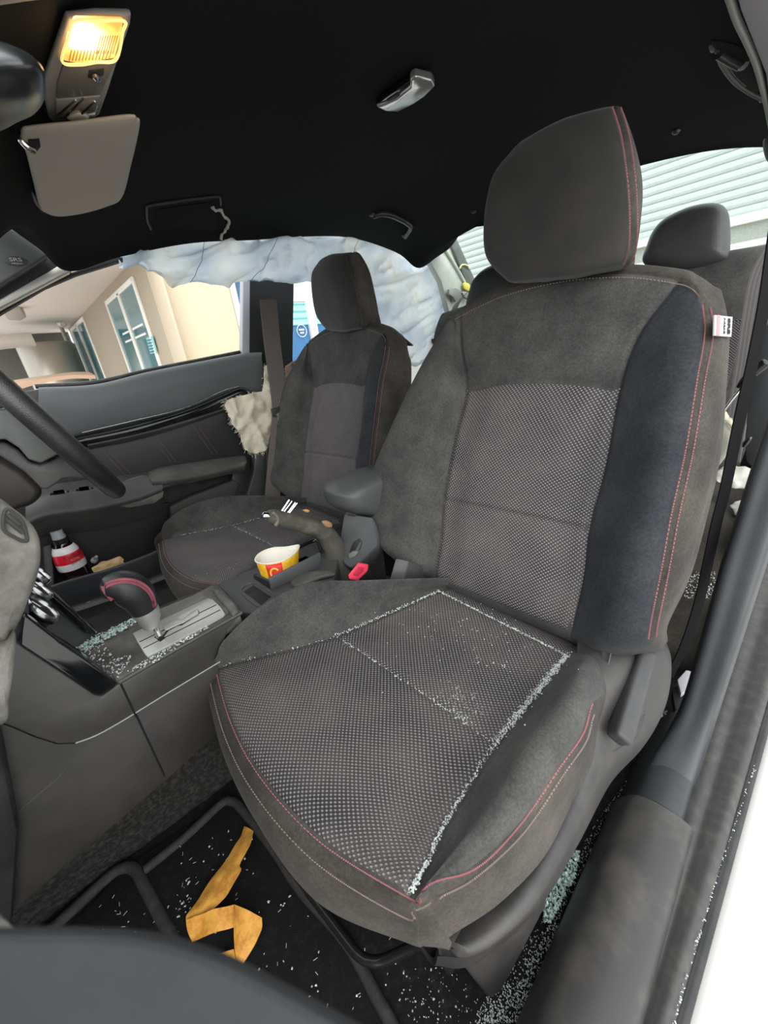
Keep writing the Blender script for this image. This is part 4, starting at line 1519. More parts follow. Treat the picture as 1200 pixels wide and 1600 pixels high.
# rear belts, one by each end
wmg = stripes('grey_webbing', 0, .008, (.20, .185, .18), (.26, .245, .24), .75, .5, 'UV', .3, .2)
rbelt = ribbon('rear_seat_belt', UL([(1215, 380), (1190, 430), (1176, 500), (1164, 580), (1150, 660), (1140, 720)], y=-.80), A(-.022, .006, 0), .0015, wmg, None, 50)
tag(rbelt, 'grey webbing of the rear belt hanging at the right edge of the picture', 'seat belt')
rbelt2 = ribbon('rear_seat_belt', UL([(724, 462), (714, 474), (706, 495), (703, 520)], y=-1.02), A(-.03, .01, .01), .0015, wmg, None, 40)
tag(rbelt2, 'short pinkish grey rear belt loop below the torn rear pillar', 'seat belt')

# ================================================================== CENTRE CONSOLE
ZT = .44
CON = thing('centre_console', (.0, .4, .1), 'dusty dark grey centre console between the front seats with shift gate, tray and armrest', 'console')
XS = -.078
top_out = [(122, 1012), (150, 992), (216, 964), (300, 930), (330, 914), (341, 913), (352, 925), (370, 945), (374, 957), (280, 1008), (186, 1062), (180, 1062)]
slab('shifter_surround', UL(top_out, z=ZT), A(0, 0, -.03), dusty_black, CON, .003)
gate = [(207, 989), (325, 934), (332, 936), (345, 948), (352, 959), (348, 963), (230, 1026), (226, 1022), (214, 1002)]
gp = slab('gate_plate', UL(gate, z=ZT + .004), A(0, 0, -.006), silver, CON, .0012)
tag(gp, 'silver stepped shift gate plate')
slot = [(242, 992), (250, 988), (256, 992), (262, 984), (276, 977), (280, 979), (284, 972), (296, 965), (299, 968), (302, 958), (309, 952), (312, 957), (307, 964), (304, 972), (292, 978), (288, 983), (268, 992), (262, 997), (254, 1001), (248, 1000)]
tube('gate_slot', [U(*p, z=ZT + .0045) for p in ((246, 999), (256, 993), (262, 985), (276, 977), (284, 976), (296, 967), (301, 962), (310, 955))], .0016, seam_dark, gp, 8)
slab('gate_opening', UL([(241, 995), (250, 989), (258, 996), (250, 1002)], z=ZT + .0052), A(0, 0, -.002), seam_dark, gp, 0)
stp = [(255, 975), (276, 965), (285, 968), (296, 958), (309, 951), (310, 958), (296, 966), (285, 973), (276, 976), (258, 985)]
slab('gate_step', UL(stp, z=ZT + .0075), A(0, 0, -.002), silver, gp, .0006)
for a, b in (((218, 1003), (338, 945)), ((224, 1013), (344, 953))):
    tube('gate_groove', lin(U(*a, z=ZT + .0042), U(*b, z=ZT + .0042), 4), .0008, bpy.data.materials['dark_gap'], gp, 6)
ridge = [(330, 918), (345, 920), (366, 940), (372, 952), (362, 960), (352, 945), (338, 930)]
slab('surround_end', UL(ridge, z=ZT + .010), A(0, 0, -.016), dusty_black, CON, .005, 3)
# rear half of the top: tray, box, cup wells
tray = [(338, 912), (395, 888), (430, 868), (470, 850), (505, 842), (532, 858), (520, 915), (430, 960), (374, 957), (352, 925)]
slab('console_top', UL(tray, z=ZT - .030), A(0, 0, -.05), grey_pl, CON, .004)
slab('open_tray', UL([(380, 924), (396, 914), (424, 932), (408, 946)], z=ZT - .0295), A(0, 0, -.0025), M('deep_tray_black', (.006, .006, .006), .8, dust=.25, dcol=(.08, .075, .07), ds=20), CON, .001)
tube('tray_rim', curve(UL([(377, 924), (396, 911), (428, 932), (408, 949)], z=ZT - .029), 40, True), .0018, grey_clean, CON, 6, True)
# upright cup box
bxp = UL([(424, 913), (500, 879), (500, 862), (430, 897)], x=-.012)
slab('cup_box_wall', UL([(424, 922), (502, 886), (501, 863), (468, 880), (420, 904)], x=-.034), A(.005, 0, 0), grey_clean, CON, .002)
slab('cup_box_end', [U(424, 922, x=-.03), U(421, 909, x=-.03), U(396, 897, x=.03), U(396, 904, x=.03)], A(0, -.005, 0), black, CON, .001)
slab('cup_box_floor', UL([(400, 905), (424, 915), (500, 880), (478, 868)], z=.41), A(0, 0, -.005), dusty_black, CON, .001)
rim_pts = UL([(452, 862), (490, 845), (498, 850), (502, 862)], z=.435)
tube('cup_box_rim', curve(rim_pts, 40), .005, gloss, CON, 8)
pouch = UL([(454, 912), (458, 902), (475, 896), (500, 893), (521, 893), (522, 899), (500, 905), (478, 914), (462, 918)], z=.417)
pillow('flap', pouch, A(-.3, .3, 1), .008, .004, M('dusty_flap_vinyl', (.07, .068, .06), .7, dust=.6, dcol=(.2, .19, .16), ds=20, bump=.4, bs=200), CON, power=.4)
rear = [U(537, 802, z=.50), U(582, 808, z=.50), U(590, 830, z=.47), U(592, 852, z=.43), U(565, 878, z=.40), U(548, 888, z=.39), U(536, 880, z=.40), U(530, 850, z=.43)]
rtray = slab('rear_tray', rear, A(.02, -.03, -.04), M('blue_grey_console_plastic', (.07, .074, .076), .5, dust=.4, dcol=(.16, .16, .15), ds=9), CON, .005, 3)


def on_rear(px, py, l=.006):
    n = nrm(np.cross(rear[1] - rear[0], rear[3] - rear[0]))
    if n @ (C - rear[0]) < 0:
        n = -n
    return U(px, py, pl=(n, n @ rear[0] + l)), n


w1 = [on_obj(rtray, *p, .0015) for p in ((547, 858), (552, 847), (562, 841), (566, 846), (563, 858), (552, 870), (545, 872))]
nn = on_rear(550, 850)[1]
slab('cup_well', w1, -nn * .002, M('well_black', (.016, .016, .016), .7, dust=.3, dcol=(.12, .12, .11), ds=30), CON, .0006)
w2 = [on_obj(rtray, *p, .0015) for p in ((531, 806), (545, 804), (544, 812), (534, 817), (528, 815))]
slab('cup_well', w2, -nn * .002, bpy.data.materials['well_black'], CON, .0006)
wb = [on_obj(rtray, *p, .0035) for p in ((544, 866), (552, 861), (560, 862), (555, 869), (546, 873))]
slab('well_floor', wb, -nn * .001, M('pale_dusty_base', (.2, .2, .18), .7), CON, .0003)
arm = UL([(519, 776), (522, 766), (534, 755), (560, 742), (590, 731), (640, 722), (660, 740), (650, 800), (585, 805), (548, 802), (526, 793)], x=.0)
pillow('armrest_lid', arm, A(1, 0, 0), .075, .06, grey_clean, CON, power=.3, rings=8)
tube('armrest_seam', curve([p + A(-.03, 0, -.001) for p in UL([(530, 797), (560, 803), (590, 807)], x=.0)], 20), .004, black, CON, 8)
# side panels towards the passenger
up_px = [(-40, 1000), (0, 1010), (30, 1006), (148, 1086), (160, 1089), (181, 1072), (190, 1066), (379, 956), (356, 985), (340, 1036), (330, 1043), (260, 1085), (190, 1128), (150, 1150), (118, 1162), (90, 1163), (55, 1152), (20, 1137), (-40, 1115)]
slab('upper_side_panel', UL(up_px, x=XS - .004), A(.02, 0, 0), M('warm_grey_panel', (.045, .043, .040), .42, .5, dust=.45, dcol=(.125, .115, .10), ds=5, bump=.12, bs=700), CON, .003)
lo_px = [(-40, 1115), (20, 1137), (55, 1152), (90, 1163), (118, 1162), (150, 1150), (190, 1128), (260, 1085), (330, 1043), (341, 1036), (348, 1090), (345, 1142), (257, 1222), (140, 1322), (40, 1408), (-40, 1470)]
slab('lower_side_panel', UL(lo_px, x=XS), A(.02, 0, 0), M('brown_black_panel', (.032, .030, .028), .5, .45, dust=.4, dcol=(.10, .09, .08), ds=6, bump=.12, bs=700), CON, .002)
tube('panel_gap', lin(U(188, 1067, x=XS - .004), U(212, 1118, x=XS - .004), 5) + lin(U(214, 1120, x=XS - .0005), U(257, 1212, x=XS - .0005), 6), .0014, seam_dark, CON, 6)
tube('panel_edge', curve(UL([(344, 1034), (330, 1042), (260, 1084), (190, 1127), (150, 1149), (118, 1161)], x=XS - .0035), 60), .0012, M('pale_panel_line', (.3, .3, .29), .4), CON, 6)  # pale line along the groove between upper and lower panel
tube('panel_edge', curve(UL([(118, 1161), (108, 1190), (90, 1215), (55, 1245), (0, 1292)], x=XS - .0005), 50), .0008, bpy.data.materials['dark_grey_plastic'], CON, 6)
tube('top_edge', curve(UL([(186, 1066), (280, 1012), (378, 957)], x=XS - .003), 30), .0035, bpy.data.materials['warm_grey_panel'], CON, 8)
slab('far_side_panel', UL([(120, 1010), (215, 960), (330, 915), (330, 960), (220, 1010), (130, 1050)], z=ZT - .02), A(.02, 0, -.06), black, CON, .003)

# ================================================================== GEAR SELECTOR, HANDBRAKE, CUP
g0 = U(250, 996, z=ZT + .004)
GX = g0[0]
SEL = thing('gear_selector', g0, 'black leather gear knob with red baseball stitching and silver collar on the dusty shift gate', 'gear lever')


def selp(px, py, dx=0):
    return U(px, py, x=GX + dx)


tube('selector_shaft', [g0 + A(0, 0, -.01), selp(243, 980), selp(238, 972)], .005, chrome, SEL, 12)
co = [(selp(236, 979), .0115), (selp(233, 966), .0165), (selp(229, 957), .019), (selp(226, 952), .0195)]
V, fs = tube_geo([c[0] for c in co], [c[1] for c in co], 28)
mk('collar', V, fs, M('satin_silver', (.50, .50, .49), .42, metal=.7), SEL, angle=50)
kp = [(selp(227, 955), .0185), (selp(222, 944), .0215), (selp(215, 932), .025), (selp(204, 922), .0265), (selp(190, 917), .0255), (selp(175, 918), .021), (selp(164, 922), .015), (selp(157, 924), .008)]
kc = curve([np.r_[c[0], c[1]] for c in kp], 40)
V, fs = tube_geo(kc[:, :3], kc[:, 3], 32)
kn = mk('knob', V, fs, leather, SEL)
# seam: a herringbone of red thread along the near upper flank
Pc = kc[3:-2, :3]
rr = kc[3:-2, 3]
T = np.gradient(Pc, axis=0)
T /= np.linalg.norm(T, axis=1, keepdims=True)
toC = nrm(C - Pc.mean(0))
upn = np.array([nrm(np.cross(t, A(1, 0, 0))) for t in T])
upn = np.array([u if u[2] > 0 or u[1] < 0 else -u for u in upn])
dirs = np.array([nrm(A(-1, 0, 0) * .72 + (u - 0) * .62) for u in upn])
seamP = Pc + dirs * rr[:, None]
mb = MB()
SP = resample(np.c_[seamP, dirs], .0052)
for i in range(len(SP) - 1):
    p = SP[i, :3]
    n_ = nrm(SP[i, 3:])
    t = nrm(SP[i + 1, :3] - p)
    s_ = np.cross(n_, t)
    for sgn in (1, -1):
        a = p + s_ * sgn * .0005 + n_ * .0004
        b = p + s_ * sgn * .0042 + t * .003 + n_ * .0001
        mb.add(*tube_geo([a, (a + b) / 2 + n_ * .0004, b], .00055, 5))
mb.build('knob_stitching', M('deep_pink_thread', (.24, .06, .08), .7), kn)

HB = thing('handbrake', U(522, 905, z=.40), 'dusty handbrake lever pulled up beside the red belt buckle, its grip cover worn', 'handbrake')
hx = .0
hp = [(UL([(419, 806)], x=hx)[0], .012), (U(428, 808, x=hx), .0165), (U(445, 813, x=hx), .0175), (U(475, 820, x=hx), .019), (U(500, 828, x=hx), .019), (U(512, 838, x=hx), .021), (U(522, 858, x=hx), .027), (U(528, 880, x=hx), .034), (U(532, 905, x=hx), .040)]
hc = curve([np.r_[c[0], c[1]] for c in hp], 50)
worn = M('worn_dusty_leather', (.07, .067, .055), .75, .3, dust=.8, dcol=(.20, .185, .15), ds=25, bump=.5, bs=150)
k = 30
V, fs = tube_geo(hc[:k, :3], hc[:k, 3], 24)
gr = mk('grip', V, fs, worn, HB)
boot_m = M('brown_grey_boot', (.055, .052, .043), .7, .35, dust=.6, dcol=(.13, .12, .10), ds=14, bump=.4, bs=200)
rad = hc[k - 3:, 3] * 1.06
V, fs = tube_geo(hc[k - 3:, :3], rad, 24)
V = np.array(V)
V += A(0, 0, 1) * (.003 * vnoise(V, 70))[:, None]
mk('boot', V, fs, boot_m, HB)
lathe('release_button', [(0, 0), (.008, 0), (.008, .012), (.006, .016), (0, .017)], U(421, 807, x=hx), axes(U(415, 806, x=hx) - U(430, 809, x=hx)), chrome, HB, 20)
V, fs = tube_geo(curve(UL([(426, 801), (432, 806), (434, 814), (430, 822)], x=hx - .014), 16), .004, 8)
mk('grip_collar', V, fs, M('old_collar', (.13, .125, .10), .6), HB)
tube('grip_seam', curve([p + A(-.004, 0, .0165) for p in UL([(440, 813), (475, 821), (503, 829)], x=hx)], 20), .003, M('pale_pink_grey_seam', (.24, .21, .19), .7, dust=.5, ds=60), HB, 8)
pillow('torn_end', UL([(503, 815), (511, 813), (518, 818), (517, 824), (508, 823)], x=hx - .012), A(-1, 0, 0), .006, .006, M('rusty_foam', (.32, .18, .10), .9, bump=.8, bs=300), HB, n=24, rings=4)
mbx = MB()
for a, b in (((438, 802), (452, 781)), ((441, 803), (456, 783)), ((447, 804), (461, 785)), ((450, 804), (464, 786))):
    mbx.add(*tube_geo([U(*a, x=.05), U(*b, x=.05)], .0022, 8))
gu = mbx.build('metal_guide', chrome, None)
tag(gu, 'bright metal guide rods standing behind the handbrake grip', 'metal guide')
orange = pillow('orange_scrap', UL([(473, 797), (480, 796), (484, 799), (479, 801)], x=.06), A(-1, 0, .5), .003, .003, M('orange_peel_paper', (.7, .35, .12), .7), None, n=20, rings=4)
tag(orange, "tiny curled orange scrap on the driver's cushion behind the handbrake", 'scrap')

# paper cup, squeezed to a spout at one side
cupc = U(440, 907, z=.395)
rimp = UL([(399, 876), (402, 868), (412, 861), (428, 856), (446, 855), (458, 853), (467, 852), (465, 859), (456, 868), (440, 877), (420, 881), (406, 880)], z=.446)
mid_r = np.mean(rimp, 0)
rimc = curve(rimp, 72, True)
botc_ = np.array([cupc + (p - mid_r) * A(.80, .74, 0) + A(0, 0, 0) for p in rimc])
botc_[:, 2] = .392
CUP = thing('paper_cup', cupc, 'empty squeezed yellow and red paper food cup in front of the handbrake', 'cup')
yl, ylnt, ylp = nodes_mat('yellow_cup_print')
tcx = nd(ylnt, 'ShaderNodeTexCoord')
nx = nd(ylnt, 'ShaderNodeTexNoise')
nx.inputs['Scale'].default_value = 90
nx.inputs['Detail'].default_value = 4
ylnt.links.new(tcx.outputs['Object'], nx.inputs['Vector'])
rmp = nd(ylnt, 'ShaderNodeValToRGB')
rmp.color_ramp.elements[0].position = .42
rmp.color_ramp.elements[0].color = (.88, .60, .03, 1)
rmp.color_ramp.elements[1].position = .6
rmp.color_ramp.elements[1].color = (.86, .42, .02, 1)
ylnt.links.new(nx.outputs['Fac'], rmp.inputs[0])
ylnt.links.new(rmp.outputs[0], ylp.inputs['Base Color'])
ylp.inputs['Roughness'].default_value = .45
card = M('cream_card', (.80, .76, .66), .7)
lev_ = [(0, 0), (.93, 0), (1.0, 0)]
G = []
for t in np.linspace(0, 1, 12):
    G.append(botc_ * (1 - t) + rimc * t)
G = np.array(G)
inn = G + (G.mean(1, keepdims=True) - G) * .045
na_, nb_ = G.shape[:2]
V = np.concatenate([G.reshape(-1, 3), inn[::-1].reshape(-1, 3)])
fs = grid_faces(2 * na_, nb_, True)
fs.append(list(range(nb_)))
fs.append([(2 * na_ - 1) * nb_ + i for i in range(nb_)])
fm = [0] * ((na_ - 1) * nb_) + [1] * (len(fs) - (na_ - 1) * nb_)
mk('cup_wall', V, fs, yl, CUP, mats=[card], fm=fm)
tube('rolled_rim', list(rimc), .0018, card, CUP, 8, True)
# red square with a round logo and name on the near wall


def cupw(s, t, l=.0006):
    i = (s % 72)
    a = int(i)
    f = i - a
    p = (G[:, a % nb_] * (1 - f) + G[:, (a + 1) % nb_] * f)
    k_ = t * (na_ - 1)
    c = min(int(k_), na_ - 2)
    q = p[c] * (1 - (k_ - c)) + p[c + 1] * (k_ - c)
    ctr = G.mean((0, 1))
    n_ = nrm((q - ctr) * A(1, 1, 0))
    return q + n_ * l


def s_of(px):
    """rim index whose near wall sits at a photo column"""
    best = None
    for s in np.linspace(40, 72, 200):
        p = cupw(s, .95)
        c = R @ (p - C)
        e = abs(600 + F * c[0] / c[2] - px)
        if best is None or e < best[0]:
            best = (e, s)
    return best[1]


sa, sb_ = s_of(415), s_of(440)
gridp = np.array([[cupw(sa + (sb_ - sa) * v, .12 + .84 * u) for v in np.linspace(0, 1, 14)] for u in np.linspace(0, 1, 8)])
V, fs = sheet_geo(gridp, .0004)
mk('red_panel', V, fs, M('red_cup_print', (.78, .02, .02), .45), CUP)


def cup_pt(u, v, l=.0013):
    return cupw(sa + (sb_ - sa) * u, .12 + .84 * v, l)


ar = [cup_pt(.5 + .26 * math.cos(t), .60 + .22 * math.sin(t)) for t in np.linspace(math.radians(-20), math.radians(-330), 30)]
ypr = M('yellow_print', (.9, .68, .05), .5)
tube('cup_logo', ar, .0021, ypr, CUP, 6)
tube('cup_logo_bar', [cup_pt(.44, .52), cup_pt(.6, .50), cup_pt(.72, .40), cup_pt(.82, .40)], .0019, ypr, CUP, 6)
mbw = MB()
for i, u in enumerate(np.linspace(.16, .88, 9)):
    mbw.add(*tube_geo([cup_pt(u, .2), cup_pt(u + .02, .28), cup_pt(u + .05, .2)], .0007, 5))
mbw.build('cup_lettering', card, CUP)

# ================================================================== DASHBOARD
DASH = thing('dashboard', (0, .85, .3), 'dark dashboard centre stack with chrome climate knobs at the left edge', 'dashboard')
slab('dash_body', [A(-.70, .98, z_) if 0 else p for p, z_ in zip([A(-.70, .86, .50), A(-.70, .80, .60), A(-.70, .82, .74), A(-.70, .92, .82), A(-.70, 1.13, .84), A(-.70, 1.13, .45)], range(6))], A(1.40, 0, 0), grey_pl, DASH, .02, 4)
bn_, bf_ = U(122, 1014, z=ZT), U(152, 991, z=ZT)
face = [bn_, bf_, bf_ + A(.0, .085, .21), bn_ + A(.0, .085, .21)]
slab('stack_face', face, A(0, .03, .012), grey_clean, DASH, .002)
slab('stack_side', UL([(30, 1006), (45, 960), (45, 900), (-40, 850), (-40, 1010)], x=XS + .006), A(.02, 0, 0), black, DASH, .003)
tr1 = [(42, 964), (91, 1002), (128, 1026), (178, 1062), (181, 1068), (176, 1075), (157, 1086), (146, 1083), (31, 1008), (33, 985), (36, 962)]
slab('gloss_trim', UL(tr1, x=XS - .006), A(.02, 0, 0), gloss, DASH, .0035, 3)
tr2 = [(66, 912), (72, 918), (150, 987), (152, 992), (133, 990), (82, 944), (62, 920)]
slab('gloss_trim', UL(tr2, x=.062), A(.02, 0, 0), gloss, DASH, .003, 3)
tube('trim_edge', curve(UL([(74, 918), (110, 950), (151, 988)], x=.060), 20), .0012, chrome, DASH, 6)
dchrome = M('dark_chrome', (.38, .38, .38), .22, .5, metal=1)
kax = axes(A(0, -.92, .38))
knurl = stripes('knurled_knob', 2, .003, (.03, .03, .03), (.09, .09, .09), .35, .5, 'Object', .6, .2)
for px, py, x_, r_ in ((62, 952, -.035, .026), (56, 920, .02, .024), (58, 897, .06, .02)):
    c_ = U(px, py, x=x_)
    kb = lathe('climate_knob', [(0, -.03), (r_ * .9, -.03), (r_ * .9, 0), (0, 0)], c_, kax, knurl, DASH, 40)
    V, fs = lathe_geo([(r_ * .86, 0), (r_ * .88, .005), (r_ * .94, .006), (r_ * 1.0, .003), (r_ * 1.0, -.004), (r_ * .9, -.006)], c_, kax, 40)
    mk('chrome_ring', V, fs[:-2], dchrome, kb, angle=60)
    V, fs = lathe_geo([(0, .002), (r_ * .7, .002), (r_ * .72, -.002), (0, -.002)], c_, kax, 30)
    mk('knob_face', V, fs, black, kb)
    tube('knob_pointer', [c_ + kax @ A(0, r_ * .1, .003), c_ + kax @ A(0, r_ * .6, .003)], .0022, dchrome, kb, 8)
slab('lower_fascia', UL([(-60, 1130), (0, 1140), (30, 1300), (20, 1450), (-60, 1500)], x=XS - .03), A(.03, .0, 0), black, DASH, .01)

# ---- deflated passenger air bag spilling over the dash
bag_m = M('dusty_airbag_cloth', (.085, .083, .076), .9, .2, dust=.9, dcol=(.34, .325, .285), ds=22, bump=.5, bs=400, dlo=.35, dhi=.72)
fold = [U(-90, 740, x=-.20), U(-20, 772, x=-.20), U(8, 790, x=-.20), U(30, 806, x=-.20), U(48, 828, x=-.20), U(55, 853, x=-.20), U(55, 880, x=-.20), U(47, 908, x=-.20), U(36, 935, x=-.20), U(22, 970, x=-.20), U(4, 1000, x=-.20), U(-30, 1050, x=-.2), U(-110, 1010, x=-.2)]
V1, f1 = pillow_geo(fold, A(-1, -.25, .2), .05, .03, 10, 120, .42)
V1 = np.array(V1)
V1 += (A(-.6, -.4, .4)[None] * (.0035 * vnoise(V1, 26) + .0015 * vnoise(V1, 70))[:, None])
fold2 = [U(-90, 960, x=-.24), U(0, 1000, x=-.24), U(22, 985, x=-.24), U(20, 1040, x=-.24), U(12, 1090, x=-.24), U(2, 1130, x=-.24), U(-90, 1130, x=-.24)]
V2, f2 = pillow_geo(fold2, A(-1, -.25, .2), .02, .02, 6, 60, .4)
lob = [(-420, 1455), (-150, 1448), (0, 1449), (140, 1450), (250, 1458), (345, 1486), (430, 1526), (520, 1574), (610, 1626), (720, 1700), (720, 1860), (300, 1960), (-420, 1960)]
fw = nrm(R.T @ A(-.3, 1.3, 1))
V3, f3 = pillow_geo([U(*p, d=.062) for p in lob], -fw, .010, .05, 8, 100, .4)
V3 = np.array(V3)
V3 += (A(0, 0, 1)[None] * (.0012 * vnoise(V3, 60))[:, None])
# the slack cloth that joins both lobes to the dash, outside the frame
jn = [[U(-90, 760, x=-.20), A(-.45, .72, .80), U(40, 1530, d=.088)], [U(-60, 800, x=-.19), A(-.45, .68, .775), U(60, 1620, d=.088)], [U(-90, 900, x=-.2), A(-.45, .70, .74), U(0, 1720, d=.088)]]
V4, f4 = sheet_geo(loft_rows(jn, 16, 24), .006)
mbq = MB()
for V, f in ((V1, f1), (V2, f2), (V4, f4), (V3, f3)):
    mbq.add(V, f)
ab = mbq.build('passenger_airbag', bag_m, None)
ab.data.materials.append(M('plain_airbag_cloth', (.030, .031, .033), .9, .2, dust=.4, dcol=(.055, .056, .058), ds=18, bump=.3, bs=400))
ab.data.polygons.foreach_set('material_index', [0] * (len(f1) + len(f2) + len(f4)) + [1] * len(f3))
tag(ab, 'deflated dusty grey passenger air bag sagging over the dash, blurred at the bottom left', 'airbag')
# stitched vent patch on the fold
pt_ = [(10, 796), (33, 812), (42, 838), (40, 846), (24, 840), (6, 826)]


def onfold(px, py, l=.0):
    # nearest lifted point on the bag along the view ray
    best = 1e9
    r = R.T @ A((px - 600) / F, (py - 800) / F, 1)
    r = r / np.linalg.norm(r)
    q = V1 - C
    t = q @ r
    dd = np.linalg.norm(q - t[:, None] * r, axis=1)
    k = np.where(dd < .012)[0]
    k = k if len(k) else [int(dd.argmin())]
    tt = t[k].min()
    return C + r * (tt - l)


rim = curve([onfold(*p, .001) for p in pt_], 60, True)
tube('vent_patch_seam', list(rim), .0016, M('dark_patch_seam', (.045, .045, .04), .9), ab, 6, True)
for a, b in (((12, 804), (32, 820)), ((12, 812), (36, 832))):
    tube('vent_slit', curve([onfold(*a, .001), onfold((a[0] + b[0]) / 2, (a[1] + b[1]) / 2, .001), onfold(*b, .001)], 12), .002, bpy.data.materials['dark_patch_seam'], ab, 6)

# ================================================================== STEERING WHEEL
WC = A(.36, .568, .79)
wu = nrm(A(0, .40, .915))
wn = nrm(A(0, -.915, .40))
SW = thing('steering_wheel', WC, 'black leather steering wheel seen from the side at the left edge', 'steering wheel')
rimw = [WC + .187 * (math.cos(t) * A(1, 0, 0) + math.sin(t) * wu) for t in np.linspace(0, 2 * math.pi, 96, endpoint=False)]
tube('rim', rimw, .0195, M('grained_black_leather', (.020, .020, .020), .38, .55, bump=.6, bs=500, dust=.12, dcol=(.12, .12, .11), ds=20), SW, 20, True)
padm = M('grey_hub_plastic', (.085, .09, .085), .5, .5, bump=.1, bs=700, dust=.2, dcol=(.15, .15, .14), ds=5)
pad = UL([(-20, 640), (8, 640), (26, 637), (60, 664), (100, 700), (101, 705), (64, 724), (45, 718), (30, 700), (8, 686), (-20, 690)], x=.27)
slab('hub_cover', pad, A(.16, 0, 0), padm, SW, .008, 3)
tube('button_strip', UL([(30, 641), (60, 665), (96, 696)], x=.262), .005, black, SW, 8)
for a, b in (((46, 655), (56, 663)), ((68, 672), (78, 681))):
    tube('spoke_button', UL([a, b], x=.255), .0028, chrome, SW, 6)
sp_ = UL([(-20, 690), (8, 690), (30, 704), (46, 722), (64, 728), (104, 706), (120, 712), (148, 742), (146, 750), (120, 748), (100, 748), (74, 766), (62, 764), (38, 738), (-20, 700)], x=.30)
slab('lower_spoke', sp_, A(.10, 0, 0), grey_pl, SW, .006, 3)
shr = UL([(-40, 700), (0, 714), (38, 737), (70, 767), (58, 788), (20, 802), (-40, 800)], x=.29)
shm = M('brown_black_shroud', (.022, .018, .016), .45)
slab('column_shroud', shr, A(.14, 0, 0), shm, SW, .015, 4)
for a, b in (((-2, 622), (12, 618)), ((104, 716), (121, 709))):
    mbz = MB()
    p, q = U(*a, x=.262 if a[0] < 50 else .29), U(*b, x=.262 if a[0] < 50 else .29)
    for i in range(7):
        c_ = p + (q - p) * i / 6
        mbz.add(*tube_geo([c_ + A(-.004, 0, .006), c_ + A(-.004, .001, -.006) + (q - p) / 8], .0014, 5))
    mbz.build('wheel_stitching', bpy.data.materials['deep_pink_thread'], SW)
slab('grip_patch', UL([(-4, 606), (14, 616), (14, 634), (-4, 640)], x=.268), A(.02, 0, 0), leather, SW, .003)
slab('grip_patch', UL([(100, 706), (122, 702), (134, 720), (104, 724)], x=.296), A(.02, 0, 0), leather, SW, .003)

# ================================================================== ROOF FITTINGS
LZ = 1.178
lampm = M('taupe_lamp_housing', (.32, .295, .26), .45, .5, bump=.1, bs=800)
LMP = thing('map_lamp', U(135, 110, z=LZ), 'overhead map lamp console with one amber lit lens, above the sun visor', 'lamp')
ho = [(104, 28), (150, 23), (206, 24), (204, 40), (184, 98), (168, 147), (156, 180), (150, 184), (84, 191), (77, 186), (70, 157), (69, 125), (86, 78)]
slab('housing', UL(ho, z=LZ), A(0, 0, .006), lampm, LMP, .0025, 3)
lens = [(116, 34), (150, 32), (194, 33), (192, 50), (181, 93), (150, 97), (123, 101), (97, 96), (108, 56)]
lensm, lnt2, lp2 = nodes_mat('amber_lens')
lp2.inputs['Base Color'].default_value = (.9, .45, .12, 1)
lp2.inputs['Roughness'].default_value = .3
tcl = nd(lnt2, 'ShaderNodeTexCoord')
spl = nd(lnt2, 'ShaderNodeVectorMath', operation='DISTANCE')
ORGL = ORG[LMP.name]
bulb = U(132, 60, z=LZ - .003)
spl.inputs[1].default_value = tuple(bulb - ORGL)
lnt2.links.new(tcl.outputs['Object'], spl.inputs[0])
rl = nd(lnt2, 'ShaderNodeValToRGB')
cr = rl.color_ramp
cr.elements[0].position = .0
cr.elements[0].color = (1, .92, .75, 1)
cr.elements[1].position = 1.0
cr.elements[1].color = (.62, .22, .04, 1)
e = cr.elements.new(.28)
e.color = (1, .75, .35, 1)
e = cr.elements.new(.5)
e.color = (.85, .38, .08, 1)
mrl = nd(lnt2, 'ShaderNodeMapRange')
mrl.inputs['From Max'].default_value = .06
lnt2.links.new(spl.outputs['Value'], mrl.inputs['Value'])
lnt2.links.new(mrl.outputs['Result'], rl.inputs[0])
lnt2.links.new(rl.outputs[0], lp2.inputs['Emission Color'])
mrs = nd(lnt2, 'ShaderNodeMapRange')
mrs.inputs['From Min'].default_value = .012
mrs.inputs['From Max'].default_value = .04
mrs.inputs['To Min'].default_value = 3.2
mrs.inputs['To Max'].default_value = .95
lnt2.links.new(spl.outputs['Value'], mrs.inputs['Value'])
lnt2.links.new(mrs.outputs['Result'], lp2.inputs['Emission Strength'])
ln = slab('lit_lens', UL(lens, z=LZ - .003), A(0, 0, .008), lensm, LMP, .003, 2)
tag(ln, 'amber lens, lit')
mbl = MB()
for i in range(13):
    t = i / 12
    a = U(112 + 62 * t, 78 + 2 * t, z=LZ - .0042)
    b = U(108 + 62 * t, 95 - 2 * t, z=LZ - .0042)
    mbl.add(*tube_geo([a, b], .0005, 5))
for i in range(8):
    t = i / 7
    mbl.add(*tube_geo([U(158 + 26 * t, 56, z=LZ - .0042), U(150 + 26 * t, 84, z=LZ - .0042)], .0005, 5))
mbl.build('lens_ribs', M('amber_rib', (.55, .22, .05), .4), ln)
lrim = curve(UL(lens, z=LZ - .004), 60, True)
tube('lens_edge', list(lrim), .0014, M('lit_amber_edge', (.9, .6, .25), .3, emis=(1, .62, .2), estr=.9), ln, 6, True)
swp = [(99, 103), (123, 104), (180, 99), (158, 149), (88, 155), (90, 130)]
swo = slab('switch_panel', UL(swp, z=LZ - .002), A(0, 0, .006), M('taupe_switch_panel', (.17, .155, .14), .4, .5), LMP, .0015)
lathe('round_switch', [(0, 0), (.004, 0), (.004, .003), (.002, .005), (0, .005)], U(150, 119, z=LZ - .004), axes(A(0, 0, -1)), chrome, swo, 16)
slab('switch_slot', UL([(139, 110), (163, 107), (162, 118), (150, 124), (137, 122)], z=LZ - .0024), A(0, 0, .001), black, swo, .0003)
